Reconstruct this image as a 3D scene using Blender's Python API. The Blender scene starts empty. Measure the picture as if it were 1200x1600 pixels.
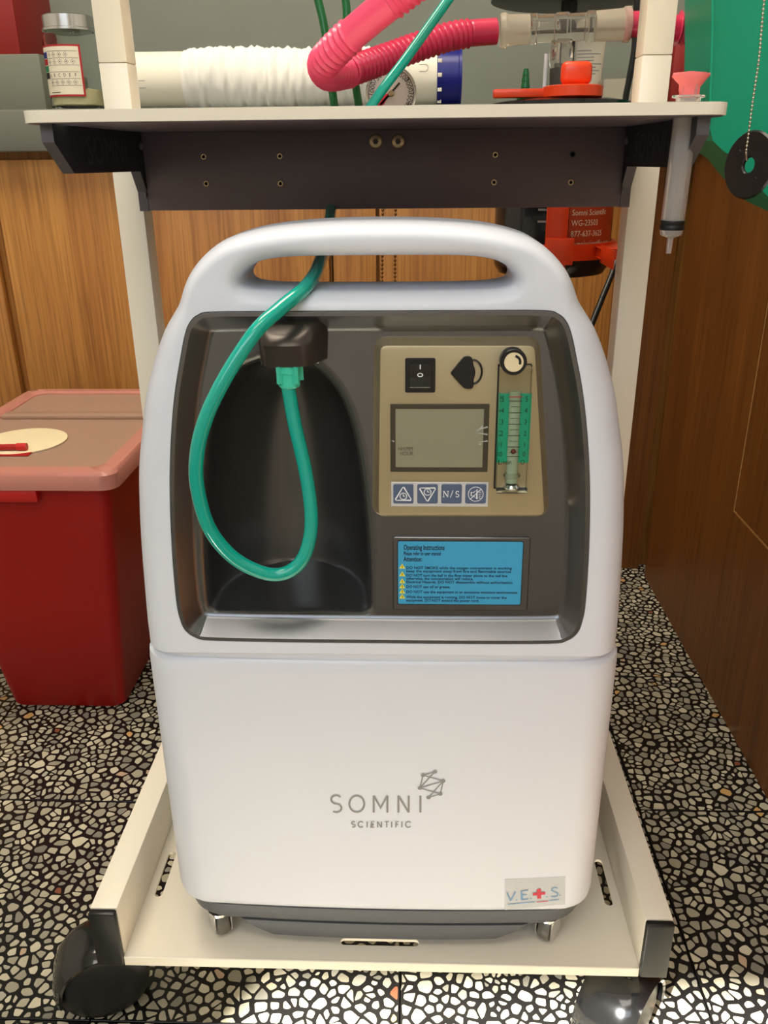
import bpy, bmesh, math, random
import numpy as np
from mathutils import Vector, Matrix, Quaternion
from mathutils import geometry as mgeo

sc = bpy.context.scene
COL = sc.collection
PI = math.pi
random.seed(7)

# ------------------------------------------------------------------ camera
CAM = Vector((0.0283, 0.0, 0.78)); FPX = 1315.6
C_R = Vector((0.99941304, 0.03290083, -0.00954485))
C_U = Vector((-0.00394353, 0.38726089, 0.92196174))
C_F = Vector((-0.03402965, 0.92138295, -0.38716333))
cd = bpy.data.cameras.new('camera'); co = bpy.data.objects.new('camera', cd); COL.objects.link(co)
cd.sensor_fit = 'VERTICAL'; cd.sensor_height = 24.0; cd.lens = FPX / 1600 * 24.0
cd.clip_start = 0.02; cd.clip_end = 60
co.matrix_world = Matrix(((C_R.x, C_U.x, -C_F.x, CAM.x), (C_R.y, C_U.y, -C_F.y, CAM.y),
                          (C_R.z, C_U.z, -C_F.z, CAM.z), (0, 0, 0, 1)))
sc.camera = co

# ------------------------------------------------------------------ light and exposure
sc.view_settings.view_transform = 'Standard'; sc.view_settings.look = 'None'
sc.view_settings.gamma = 1.0; sc.view_settings.use_curve_mapping = False
sc.view_settings.exposure = 0.34
w = bpy.data.worlds.new('sky'); sc.world = w; w.use_nodes = True
w.node_tree.nodes['Background'].inputs[0].default_value = (0.80, 0.90, 1.0, 1)
w.node_tree.nodes['Background'].inputs[1].default_value = 0.8
SUN_DIR = Vector((0.53, 0.85, -0.95)).normalized()
sd = bpy.data.lights.new('sun', 'SUN'); sd.energy = 30.0; sd.angle = math.radians(0.8); sd.color = (1.0, 0.97, 0.90)
so = bpy.data.objects.new('sun', sd); COL.objects.link(so); so.location = (-3, -4, 5)
so.rotation_euler = SUN_DIR.to_track_quat('-Z', 'Y').to_euler()
def area(name, loc, aim, sx, sy, energy, color):
    d = bpy.data.lights.new(name, 'AREA'); d.shape = 'RECTANGLE'; d.size = sx; d.size_y = sy
    d.energy = energy; d.color = color
    o = bpy.data.objects.new(name, d); COL.objects.link(o); o.location = loc
    o.rotation_euler = (Vector(aim) - Vector(loc)).to_track_quat('-Z', 'Y').to_euler()
    return o
area('window_daylight', (-0.42, -1.26, 1.84), (-0.1, 0.6, 0.75), 1.7, 0.75, 11, (0.78, 0.89, 1.0))
area('ceiling_lamp_back', (-0.35, 0.95, 2.52), (-0.35, 1.05, 0.0), 1.2, 0.6, 30, (1.0, 0.89, 0.72))
area('front_fill_lamp', (-0.15, -0.45, 2.52), (-0.15, -0.45, 0.0), 1.2, 0.6, 9, (1.0, 0.93, 0.82))  # unseen lamp added to brighten the shelf front and show in the fascia bevel

# ------------------------------------------------------------------ survey helpers
def ray(px, py): return C_F + C_R * ((px - 600) / FPX) - C_U * ((py - 800) / FPX)
def at(px, py, Y):
    d = ray(px, py); return CAM + d * (Y / d.y)
def fy(z): return 0.54 + max(0.0, min(z - 0.43, 0.4)) * 0.075     # front plane of the concentrator
def onf(px, py, off=0.0):
    Y = 0.55
    for _ in range(14):
        P = at(px, py, Y); Y = fy(P.z) + off
    return at(px, py, Y)

# ------------------------------------------------------------------ materials
MATS = {}
def srgb(r, g, b):
    def f(c):
        c /= 255.0
        return c / 12.92 if c <= 0.04045 else ((c + 0.055) / 1.055) ** 2.4
    return (f(r), f(g), f(b), 1)
def pm(name, col, rough=0.5, metal=0.0, var=0.0, scale=40, bump=0.0, bscale=300, trans=0.0, ior=1.45, coat=0.0, spec=None, emis=None):
    m = bpy.data.materials.new(name); m.use_nodes = True; nt = m.node_tree; b = nt.nodes['Principled BSDF']
    b.inputs['Base Color'].default_value = col; b.inputs['Roughness'].default_value = rough
    b.inputs['Metallic'].default_value = metal; b.inputs['Transmission Weight'].default_value = trans
    b.inputs['IOR'].default_value = ior; b.inputs['Coat Weight'].default_value = coat
    if spec is not None: b.inputs['Specular IOR Level'].default_value = spec
    tc = nt.nodes.new('ShaderNodeTexCoord')
    if var > 0:
        n = nt.nodes.new('ShaderNodeTexNoise'); n.inputs['Scale'].default_value = scale; n.inputs['Detail'].default_value = 3
        nt.links.new(tc.outputs['Object'], n.inputs['Vector'])
        mx = nt.nodes.new('ShaderNodeMix'); mx.data_type = 'RGBA'
        mx.inputs[6].default_value = tuple(c * (1 - var) for c in col[:3]) + (1,)
        mx.inputs[7].default_value = tuple(min(1, c * (1 + var)) for c in col[:3]) + (1,)
        nt.links.new(n.outputs['Fac'], mx.inputs[0]); nt.links.new(mx.outputs[2], b.inputs['Base Color'])
    if bump > 0:
        n = nt.nodes.new('ShaderNodeTexNoise'); n.inputs['Scale'].default_value = bscale; n.inputs['Detail'].default_value = 2
        nt.links.new(tc.outputs['Object'], n.inputs['Vector'])
        bp = nt.nodes.new('ShaderNodeBump'); bp.inputs['Strength'].default_value = bump; bp.inputs['Distance'].default_value = 0.0005
        nt.links.new(n.outputs['Fac'], bp.inputs['Height']); nt.links.new(bp.outputs['Normal'], b.inputs['Normal'])
    MATS[name] = m; return m
def wood(name, c1, c2, rough=0.45, sx=1.0):
    m = bpy.data.materials.new(name); m.use_nodes = True; nt = m.node_tree; b = nt.nodes['Principled BSDF']
    tc = nt.nodes.new('ShaderNodeTexCoord'); mp = nt.nodes.new('ShaderNodeMapping')
    mp.inputs['Scale'].default_value = (9 * sx, 9 * sx, 0.55)
    nt.links.new(tc.outputs['Object'], mp.inputs['Vector'])
    n = nt.nodes.new('ShaderNodeTexNoise'); n.inputs['Scale'].default_value = 3.0; n.inputs['Detail'].default_value = 8; n.inputs['Roughness'].default_value = 0.62; n.inputs['Distortion'].default_value = 0.6
    nt.links.new(mp.outputs[0], n.inputs['Vector'])
    mp2 = nt.nodes.new('ShaderNodeMapping'); mp2.inputs['Scale'].default_value = (130 * sx, 130 * sx, 3.0)
    nt.links.new(tc.outputs['Object'], mp2.inputs['Vector'])
    n2 = nt.nodes.new('ShaderNodeTexNoise'); n2.inputs['Scale'].default_value = 2.2; n2.inputs['Detail'].default_value = 4
    nt.links.new(mp2.outputs[0], n2.inputs['Vector'])
    rp = nt.nodes.new('ShaderNodeValToRGB'); rp.color_ramp.elements[0].position = 0.34; rp.color_ramp.elements[1].position = 0.66
    rp.color_ramp.elements[0].color = c1; rp.color_ramp.elements[1].color = c2
    nt.links.new(n.outputs['Fac'], rp.inputs[0])
    mx = nt.nodes.new('ShaderNodeMix'); mx.data_type = 'RGBA'; mx.blend_type = 'MULTIPLY'; mx.inputs[0].default_value = 0.55
    rp2 = nt.nodes.new('ShaderNodeValToRGB'); rp2.color_ramp.elements[0].position = 0.36; rp2.color_ramp.elements[1].position = 0.56
    rp2.color_ramp.elements[0].color = (0.45, 0.38, 0.3, 1); rp2.color_ramp.elements[1].color = (1, 1, 1, 1)
    nt.links.new(n2.outputs['Fac'], rp2.inputs[0])
    nt.links.new(rp.outputs[0], mx.inputs[6]); nt.links.new(rp2.outputs[0], mx.inputs[7])
    nt.links.new(mx.outputs[2], b.inputs['Base Color']); b.inputs['Roughness'].default_value = rough
    MATS[name] = m; return m

pm('white_plastic', srgb(221, 224, 234), 0.38, bump=0.03, bscale=900)
pm('white_paint', srgb(242, 233, 214), 0.35, coat=0.15)
pm('skirt_grey', srgb(86, 88, 92), 0.5)
pm('gunmetal', srgb(114, 114, 117), 0.27, 0.9, var=0.05, scale=60, bump=0.06, bscale=1500)
pm('champagne', srgb(184, 170, 138), 0.42, 0.75, bump=0.05, bscale=1600)
pm('niche_dark', srgb(112, 112, 112), 0.27, 0.85, bump=0.10, bscale=1400)
pm('outlet_dark', srgb(70, 64, 60), 0.3, 0.55)
pm('black_plastic', srgb(22, 22, 23), 0.35)
pm('black_gloss', srgb(14, 14, 15), 0.12, coat=0.6)
pm('charcoal_steel', srgb(106, 97, 104), 0.45, 0.25, bump=0.05, bscale=1200)
pm('bracket_black', srgb(46, 46, 51), 0.48, 0.25)
pm('bracket_edge', srgb(92, 88, 92), 0.45, 0.3)
pm('emboss', srgb(66, 66, 70), 0.4, 0.3)
pm('teal_hose', srgb(8, 165, 148), 0.16, coat=0.4)
pm('teal_fitting', srgb(70, 205, 175), 0.35)
pm('green_tube', srgb(10, 96, 44), 0.3)
pm('pink_rubber', srgb(234, 76, 114), 0.32, coat=0.2)
pm('pink_shaded', srgb(205, 48, 84), 0.3, coat=0.2)  # same hose pink, with the shade away from the daylight put into the colour
pm('bin_red', srgb(160, 16, 12), 0.4)
pm('bin_red_bright', srgb(190, 30, 26), 0.4)
pm('bin_lid_clear', srgb(206, 172, 150), 0.25, trans=0.5, ior=1.25)
pm('lid_pink', srgb(232, 166, 150), 0.2, trans=0.5, ior=1.25)
pm('bin_disc', srgb(230, 214, 176), 0.5)
pm('lcd_frame', srgb(70, 64, 52), 0.3, 0.2)
pm('lcd', srgb(140, 138, 116), 0.22, var=0.06, scale=14)
pm('sight_glass', srgb(176, 196, 168), 0.15)
pm('float_red', srgb(120, 48, 40), 0.3)
pm('lcd_print', srgb(84, 80, 64), 0.5)
pm('film', srgb(225, 225, 220), 0.1, trans=0.4)
pm('key_frame', srgb(206, 206, 206), 0.4, 0.2)
pm('key_blue', srgb(82, 96, 124), 0.45)
pm('print_white', srgb(236, 238, 240), 0.5)
pm('print_black', srgb(16, 16, 22), 0.6)
pm('print_grey', srgb(140, 138, 136), 0.5)
pm('print_navy', srgb(18, 44, 74), 0.6)
pm('label_blue', srgb(62, 160, 206), 0.4)
pm('yellow', srgb(232, 220, 60), 0.5)
pm('scale_green', srgb(20, 176, 134), 0.35)
pm('acrylic', srgb(238, 242, 238), 0.03, trans=1.0, ior=1.2)
pm('clear_plastic', srgb(240, 236, 226), 0.06, trans=0.92, ior=1.22)
pm('frosted', srgb(242, 232, 214), 0.16, trans=0.68, ior=1.2)
pm('syringe_clear', srgb(240, 236, 233), 0.08, trans=0.82, ior=1.12)
pm('chrome', srgb(205, 205, 205), 0.16, 1.0)
pm('brass', srgb(186, 166, 130), 0.3, 0.8)
pm('steel_ball', srgb(200, 196, 180), 0.2, 1.0)
pm('bronze_ball', srgb(120, 80, 40), 0.3, 0.9)
pm('orange', srgb(232, 66, 18), 0.35, coat=0.2)
pm('canister_black', srgb(16, 17, 24), 0.22, coat=0.3)
pm('canister_label', srgb(172, 62, 24), 0.45)
pm('cream_tube', srgb(236, 230, 212), 0.5)
pm('fabric_white', srgb(240, 237, 228), 0.85, bump=0.2, bscale=250)
pm('navy_cap', srgb(18, 24, 120), 0.35)
pm('wall_grey', srgb(128, 132, 122), 0.7, var=0.06, scale=18)
pm('counter_grey', srgb(112, 114, 104), 0.45, var=0.05, scale=30)
pm('paint_white', srgb(225, 220, 210), 0.8)
pm('box_grey', srgb(116, 118, 104), 0.6)
pm('box_red', srgb(138, 24, 18), 0.5)
pm('jar_glass', srgb(246, 249, 247), 0.04, trans=1.0, ior=1.12)
pm('powder', srgb(216, 204, 160), 0.9)
pm('paper', srgb(226, 216, 194), 0.7)
pm('label_red', srgb(168, 34, 38), 0.55)
pm('label_navy', srgb(34, 44, 120), 0.55)
pm('label_green', srgb(20, 120, 80), 0.55)
pm('teal_bin', srgb(0, 158, 120), 0.42)
pm('teal_edge', srgb(10, 170, 132), 0.42)
pm('gauge_face', srgb(222, 214, 206), 0.4)
pm('disc_dark', srgb(58, 50, 40), 0.4, 0.3)
pm('pink_tape', srgb(246, 124, 124), 0.7, bump=0.5, bscale=200)
pm('red_mark', srgb(206, 44, 62), 0.5)
pm('pale_blue', srgb(116, 156, 190), 0.5)
pm('sticker_film', srgb(236, 238, 238), 0.2, trans=0.45, ior=1.2)
pm('terrazzo_black', srgb(26, 25, 24), 0.22)
pm('grout', srgb(14, 13, 12), 0.6)
pm('toe_kick', srgb(26, 22, 18), 0.6)
pm('dark_gap', srgb(20, 12, 6), 0.7)
pm('seam_line', srgb(176, 130, 76), 0.5)
pm('caster_tyre', srgb(16, 16, 17), 0.35)
pm('caster_hood', srgb(22, 22, 23), 0.16, coat=0.6)
pm('caster_grey', srgb(126, 122, 112), 0.3, trans=0.3)
wood('oak', srgb(164, 106, 46), srgb(194, 136, 66))
wood('oak_shaded', srgb(104, 60, 20), srgb(128, 78, 30), 0.38)  # wood of the right cabinet, darkened to carry the shadow it stands in

# stone chip material reads the colour stored per chip
m = bpy.data.materials.new('stone_chip'); m.use_nodes = True; nt = m.node_tree; b = nt.nodes['Principled BSDF']
a_ = nt.nodes.new('ShaderNodeAttribute'); a_.attribute_name = 'chipcol'
nt.links.new(a_.outputs['Color'], b.inputs['Base Color']); b.inputs['Roughness'].default_value = 0.22
MATS['stone_chip'] = m
# terrazzo away from the camera: chips too far off to tell apart
m = bpy.data.materials.new('terrazzo_far'); m.use_nodes = True; nt = m.node_tree; b = nt.nodes['Principled BSDF']
tc = nt.nodes.new('ShaderNodeTexCoord')
v1 = nt.nodes.new('ShaderNodeTexVoronoi'); v1.feature = 'DISTANCE_TO_EDGE'; v1.inputs['Scale'].default_value = 90
v2 = nt.nodes.new('ShaderNodeTexVoronoi'); v2.inputs['Scale'].default_value = 90
nt.links.new(tc.outputs['Object'], v1.inputs['Vector']); nt.links.new(tc.outputs['Object'], v2.inputs['Vector'])
rp = nt.nodes.new('ShaderNodeValToRGB'); rp.color_ramp.elements[0].position = 0.13; rp.color_ramp.elements[1].position = 0.17
rp.color_ramp.elements[0].color = srgb(26, 25, 24); rp.color_ramp.elements[1].color = srgb(176, 166, 140)
nt.links.new(v1.outputs['Distance'], rp.inputs[0]); nt.links.new(rp.outputs[0], b.inputs['Base Color']); b.inputs['Roughness'].default_value = 0.25
MATS['terrazzo_far'] = m

# ------------------------------------------------------------------ object helpers
WO = {}
def wloc(o): return WO[o.name]
def props(o, label=None, cat=None, group=None, kind=None):
    if label: o['label'] = label
    if cat: o['category'] = cat
    if group: o['group'] = group
    if kind: o['kind'] = kind
    return o
def thing(name, label, cat, loc, group=None):
    o = bpy.data.objects.new(name, None); COL.objects.link(o); o.location = loc
    o.empty_display_size = 0.02
    WO[o.name] = Vector(loc); return props(o, label, cat, group)
def link(name, me, mat, parent=None, origin=None):
    o = bpy.data.objects.new(name, me); COL.objects.link(o)
    org = Vector(origin)
    o.location = org - (wloc(parent) if parent else Vector((0, 0, 0)))
    if parent: o.parent = parent
    WO[o.name] = org
    if mat is not None and len(me.materials) == 0: me.materials.append(MATS[mat])
    return o
def mk(name, verts, faces, mat, parent=None, smooth=None, label=None):
    V = [Vector(v) for v in verts]
    xs = [v.x for v in V]; ys = [v.y for v in V]; zs = [v.z for v in V]
    org = Vector(((min(xs) + max(xs)) / 2, (min(ys) + max(ys)) / 2, min(zs)))
    me = bpy.data.meshes.new(name)
    me.from_pydata([tuple(v - org) for v in V], [], faces); me.validate()
    bm = bmesh.new(); bm.from_mesh(me); bmesh.ops.recalc_face_normals(bm, faces=bm.faces); bm.to_mesh(me); bm.free()
    if smooth is not None:
        for p in me.polygons: p.use_smooth = True
        me.set_sharp_from_angle(angle=math.radians(smooth))
    o = link(name, me, mat, parent, org)
    if label: o['label'] = label
    return o
class MB:
    def __init__(s): s.v = []; s.f = []
    def add(s, vf):
        v, f = vf; n = len(s.v); s.v += [Vector(p) for p in v]; s.f += [tuple(i + n for i in q) for q in f]; return s
    def xf(s, M): s.v = [M @ p for p in s.v]; return s
    def build(s, name, mat, parent=None, smooth=None, label=None): return mk(name, s.v, s.f, mat, parent, smooth, label)
def bmvf(bm):
    bm.verts.index_update(); r = ([v.co.copy() for v in bm.verts], [tuple(v.index for v in f.verts) for f in bm.faces]); bm.free(); return r
def boxvf(x0, x1, y0, y1, z0, z1, bev=0.0, seg=2):
    bm = bmesh.new(); bmesh.ops.create_cube(bm, size=1)
    for v in bm.verts: v.co = Vector((x0 + (v.co.x + .5) * (x1 - x0), y0 + (v.co.y + .5) * (y1 - y0), z0 + (v.co.z + .5) * (z1 - z0)))
    if bev > 0: bmesh.ops.bevel(bm, geom=bm.edges[:], offset=bev, segments=seg, profile=0.5, affect='EDGES')
    return bmvf(bm)
def box(name, x0, x1, y0, y1, z0, z1, mat, parent=None, bev=0.0, seg=2, label=None):
    v, f = boxvf(x0, x1, y0, y1, z0, z1, bev, seg); return mk(name, v, f, mat, parent, 35 if bev else None, label)
def loftvf(rings, closed=True, caps=(True, True)):
    n = len(rings[0]); v = [Vector(p) for r in rings for p in r]; f = []
    for i in range(len(rings) - 1):
        for j in range(n if closed else n - 1):
            k = (j + 1) % n
            f.append((i * n + j, i * n + k, (i + 1) * n + k, (i + 1) * n + j))
    if caps[0]: f.append(tuple(range(n)))
    if caps[1]: f.append(tuple(range((len(rings) - 1) * n, len(rings) * n)))
    return v, f
def frame(d):
    d = Vector(d).normalized(); u = Vector((0, 0, 1)) if abs(d.z) < 0.9 else Vector((1, 0, 0))
    a = d.cross(u).normalized(); return a, d.cross(a).normalized()
def lathevf(prof, o=(0, 0, 0), d=(0, 0, 1), n=32, caps=(True, True)):
    o = Vector(o); d = Vector(d).normalized(); a, b = frame(d)
    return loftvf([[o + d * h + (a * math.cos(2 * PI * k / n) + b * math.sin(2 * PI * k / n)) * r for k in range(n)] for r, h in prof], True, caps)
def lathe(name, prof, o, d, mat, parent=None, n=32, smooth=40, caps=(True, True), label=None):
    v, f = lathevf(prof, o, d, n, caps); return mk(name, v, f, mat, parent, smooth, label)
def spline(pts, n):
    P = [Vector(p) for p in pts]; P = [2 * P[0] - P[1]] + P + [2 * P[-1] - P[-2]]; out = []
    for i in range(1, len(P) - 2):
        for k in range(n):
            t = k / n
            out.append(0.5 * ((2 * P[i]) + (P[i + 1] - P[i - 1]) * t + (2 * P[i - 1] - 5 * P[i] + 4 * P[i + 1] - P[i + 2]) * t * t + (3 * P[i] - P[i - 1] - 3 * P[i + 1] + P[i + 2]) * t ** 3))
    out.append(P[-2]); return out
def tubevf(path, rad, n=14, caps=(True, True)):
    path = [Vector(p) for p in path]; T = []
    for i in range(len(path)):
        T.append((path[min(i + 1, len(path) - 1)] - path[max(i - 1, 0)]).normalized())
    a, b = frame(T[0]); rings = []
    for i, p in enumerate(path):
        if i:
            q = T[i - 1].rotation_difference(T[i]); a = q @ a
        b = T[i].cross(a).normalized(); a = b.cross(T[i]).normalized()
        r = rad[i] if isinstance(rad, (list, tuple)) else rad
        rings.append([p + (a * math.cos(2 * PI * k / n) + b * math.sin(2 * PI * k / n)) * r for k in range(n)])
    return loftvf(rings, True, caps)
def tube(name, path, rad, mat, parent=None, n=14, smooth=50, label=None):
    v, f = tubevf(path, rad, n); return mk(name, v, f, mat, parent, smooth, label)
def resample(path, step):
    out = [path[0]]; acc = 0.0
    for i in range(1, len(path)):
        a, b = path[i - 1], path[i]; L = (b - a).length; t = step - acc
        while t <= L:
            out.append(a + (b - a) * (t / L)); t += step
        acc = (acc + L) % step if L > 0 else acc
    return out
def fill(loops, fn):
    """flat face between loops of 2-D points; fn maps (u,v) -> world"""
    bm = bmesh.new(); es = []
    for lp in loops:
        vs = [bm.verts.new((p[0], p[1], 0)) for p in lp]
        es += [bm.edges.new((vs[i], vs[(i + 1) % len(vs)])) for i in range(len(vs))]
    bmesh.ops.triangle_fill(bm, use_beauty=True, use_dissolve=False, edges=es, normal=(0, 0, 1))
    v, f = bmvf(bm); return [fn(p.x, p.y) for p in v], f
def prismvf(loops, fa, fb):
    """solid between maps fa and fb of a 2-D area with holes"""
    m = MB(); m.add(fill(loops, fa)); m.add(fill(loops, fb))
    for lp in loops: m.add(loftvf([[fa(*p) for p in lp], [fb(*p) for p in lp]], True, (False, False)))
    return m.v, m.f
def rrect(x0, x1, y0, y1, r, n=5):
    out = []
    for cx, cy, a0 in ((x1 - r, y1 - r, 0), (x0 + r, y1 - r, 90), (x0 + r, y0 + r, 180), (x1 - r, y0 + r, 270)):
        for k in range(n + 1):
            a = math.radians(a0 + 90 * k / n); out.append((cx + r * math.cos(a), cy + r * math.sin(a)))
    return out
def circ(cx, cy, r, n=24): return [(cx + r * math.cos(2 * PI * k / n), cy + r * math.sin(2 * PI * k / n)) for k in range(n)]
def chaikin(P, n=1):
    for _ in range(n):
        Q = []
        for i in range(len(P)):
            a, b = P[i], P[(i + 1) % len(P)]
            Q += [(a[0] * .75 + b[0] * .25, a[1] * .75 + b[1] * .25), (a[0] * .25 + b[0] * .75, a[1] * .25 + b[1] * .75)]
        P = Q
    return P
def normals2(P):
    n = len(P); A = sum(P[i][0] * P[(i + 1) % n][1] - P[(i + 1) % n][0] * P[i][1] for i in range(n)); s = 1 if A > 0 else -1; out = []
    for i in range(n):
        a, b = P[i - 1], P[(i + 1) % n]; dx, dy = b[0] - a[0], b[1] - a[1]; L = math.hypot(dx, dy) or 1
        out.append((s * dy / L, -s * dx / L))          # outward
    return out
def inset(P, d):
    N = normals2(P)
    return [(p[0] - n[0] * (d[i] if isinstance(d, list) else d), p[1] - n[1] * (d[i] if isinstance(d, list) else d)) for i, (p, n) in enumerate(zip(P, N))]
def textvf(body, size, fn, sx=1.0, align='LEFT', ext=0.0, space=1.0, bold=0.0):
    cu = bpy.data.curves.new('t', 'FONT'); cu.body = body; cu.size = size; cu.align_x = align; cu.space_character = space
    cu.resolution_u = 2; cu.offset = bold * size
    o = bpy.data.objects.new('t', cu); COL.objects.link(o)
    dg = bpy.context.evaluated_depsgraph_get(); dg.update()
    me = bpy.data.meshes.new_from_object(o.evaluated_get(dg))
    v = [fn(p.co.x * sx, p.co.y) for p in me.vertices]; f = [tuple(p.vertices) for p in me.polygons]
    bpy.data.objects.remove(o); bpy.data.curves.remove(cu); bpy.data.meshes.remove(me)
    return v, f
def strokevf(pts, wd, fn, closed=False):
    """flat band along a 2-D polyline with round-ish ends"""
    m = MB(); P = [Vector((p[0], p[1])) for p in pts]; n = len(P)
    L, R_ = [], []
    for i in range(n):
        if closed: t = (P[(i + 1) % n] - P[i - 1])
        else: t = P[min(i + 1, n - 1)] - P[max(i - 1, 0)]
        t.normalize(); q = Vector((-t.y, t.x)); sc_ = 1.0
        if (closed or 0 < i < n - 1):
            e = (P[(i + 1) % n] - P[i]).normalized(); c = abs(e.dot(t)); sc_ = 1 / max(c, 0.45)
        L.append(P[i] + q * wd / 2 * sc_); R_.append(P[i] - q * wd / 2 * sc_)
    v = [fn(p.x, p.y) for p in L] + [fn(p.x, p.y) for p in R_]
    f = [(i, (i + 1) % n, n + (i + 1) % n, n + i) for i in range(n if closed else n - 1)]
    m.add((v, f)); return m.v, m.f
def arc(cx, cy, r, a0, a1, n=16): return [(cx + r * math.cos(math.radians(a0 + (a1 - a0) * k / n)), cy + r * math.sin(math.radians(a0 + (a1 - a0) * k / n))) for k in range(n + 1)]

# ================================================================== SETTING
RX = 0.495; BY = 1.56
flo = box('floor', -2.0, 1.2, -1.3, 2.2, -0.03, -0.004, 'grout'); props(flo, kind='structure')
TS = 0.305; TX0 = 0.0175; TY0 = 0.865
def cutc(P, t):
    Q = []
    for i in range(len(P)):
        a, b = P[i], P[(i + 1) % len(P)]
        Q += [(a[0] + (b[0] - a[0]) * t, a[1] + (b[1] - a[1]) * t), (b[0] + (a[0] - b[0]) * t, b[1] + (a[1] - b[1]) * t)]
    return Q
def chip_cells(rnd, S):
    pts = []; cell = {}; G_ = 0.0240
    def ok(x, y, r):
        gx, gy = int(x / G_), int(y / G_)
        for i in range(gx - 1, gx + 2):
            for j in range(gy - 1, gy + 2):
                for (a, b, rr) in cell.get((i, j), ()):
                    if (a - x) ** 2 + (b - y) ** 2 < (0.5 * (r + rr)) ** 2: return False
        return True
    for r, tries in ((0.0240, 40), (0.0170, 240), (0.0112, 800), (0.0072, 2200), (0.0048, 3200)):
        for _ in range(tries):
            x, y = rnd.random() * S, rnd.random() * S
            if ok(x, y, r):
                pts.append((x, y)); cell.setdefault((int(x / G_), int(y / G_)), []).append((x, y, r))
    n = len(pts); B = 0.03; al = list(pts)
    for x, y in pts:
        for sx in (-1, 0, 1):
            for sy in (-1, 0, 1):
                if sx == 0 and sy == 0: continue
                X = x if sx == 0 else (-x if sx < 0 else 2 * S - x); Y = y if sy == 0 else (-y if sy < 0 else 2 * S - y)
                if -B < X < S + B and -B < Y < S + B: al.append((X, Y))
    vv, ee, ff, ov, oe, of = mgeo.delaunay_2d_cdt([Vector(p) for p in al], [], [], 0, 1e-7)
    vin = {}
    for k, o in enumerate(ov):
        for i in o: vin[i] = k
    tri = {}
    for f in ff:
        a, b, c = (vv[i] for i in f)
        d = 2 * (a.x * (b.y - c.y) + b.x * (c.y - a.y) + c.x * (a.y - b.y))
        if abs(d) < 1e-14: continue
        A, Bq, Cq = a.length_squared, b.length_squared, c.length_squared
        u = ((A * (b.y - c.y) + Bq * (c.y - a.y) + Cq * (a.y - b.y)) / d, (A * (c.x - b.x) + Bq * (a.x - c.x) + Cq * (b.x - a.x)) / d)
        for i in f: tri.setdefault(i, []).append(u)
    out = []
    for i in range(n):
        k = vin.get(i)
        if k is None or k not in tri: continue
        x, y = pts[i]
        P = sorted(tri[k], key=lambda q: math.atan2(q[1] - y, q[0] - x))
        Q = []
        for q in P:
            if not Q or math.hypot(q[0] - Q[-1][0], q[1] - Q[-1][1]) > 0.0004: Q.append(q)
        if len(Q) < 3: continue
        cx = sum(q[0] for q in Q) / len(Q); cy = sum(q[1] for q in Q) / len(Q)
        rad = sum(math.hypot(q[0] - cx, q[1] - cy) for q in Q) / len(Q)
        if rnd.random() < 0.05 and rad < .006: continue
        g = rnd.uniform(0.0007, 0.0017) + (0.0014 if rnd.random() < 0.2 else 0)
        an = rnd.random() * PI; sq = rnd.uniform(0.70, 1.0); ca, sa_ = math.cos(an), math.sin(an)
        Q = [(cx + ca * (ca * (q[0] - cx) + sa_ * (q[1] - cy)) * sq - sa_ * (-sa_ * (q[0] - cx) + ca * (q[1] - cy)), cy + sa_ * (ca * (q[0] - cx) + sa_ * (q[1] - cy)) * sq + ca * (-sa_ * (q[0] - cx) + ca * (q[1] - cy))) for q in Q]
        s = max(0.3, 1 - g / max(rad, 0.001))
        Q = [(cx + (q[0] - cx) * s * rnd.uniform(0.80, 1.0), cy + (q[1] - cy) * s * rnd.uniform(0.80, 1.0)) for q in Q]
        Q = cutc(Q, .17)
        t = rnd.random(); base = (180, 173, 151)
        k_ = rnd.uniform(0.80, 1.12)
        if t < 0.003: col = (128, 78, 56)
        elif t < 0.009: col = (196, 156, 100)
        elif t < 0.018: col = (182, 156, 130)
        elif t < 0.20: col = (150 * k_, 146 * k_, 132 * k_)
        else: col = tuple(c * k_ for c in base)
        out.append((Q, srgb(*[min(235, c) for c in col]), (cx, cy)))
    return out
def chips_mesh(name, cells, ox=0.0, oy=0.0):
    v = []; f = []; cols = []
    for Q, c, _ in cells:
        n0 = len(v); n = len(Q)
        v += [(q[0] - ox, q[1] - oy, 0.0002) for q in Q] + [(q[0] - ox, q[1] - oy, -0.0006) for q in Q]; cols += [c] * (2 * n)
        f.append(tuple(range(n0, n0 + n)))
        f += [(n0 + i, n0 + n + i, n0 + n + (i + 1) % n, n0 + (i + 1) % n) for i in range(n)]
    me = bpy.data.meshes.new(name); me.from_pydata(v, [], f)
    at_ = me.color_attributes.new('chipcol', 'FLOAT_COLOR', 'POINT')
    at_.data.foreach_set('color', np.array(cols, dtype=np.float32).ravel())
    me.materials.append(MATS['stone_chip']); return me
def rot_cells(cells, k, S):
    def R_(p):
        x, y = p
        for _ in range(k): x, y = S - y, x
        return (x, y)
    return [([R_(q) for q in Q], c, R_(ce)) for Q, c, ce in cells]
rnd = random.Random(11)
VAR = [chip_cells(rnd, TS - 0.0012) for _ in range(3)]
VROT = {}
tile_me = None
def proj(P):
    d = Vector(P) - CAM; z = d.dot(C_F)
    return 600 + FPX * d.dot(C_R) / z, 800 - FPX * d.dot(C_U) / z
TILES = []
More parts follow.
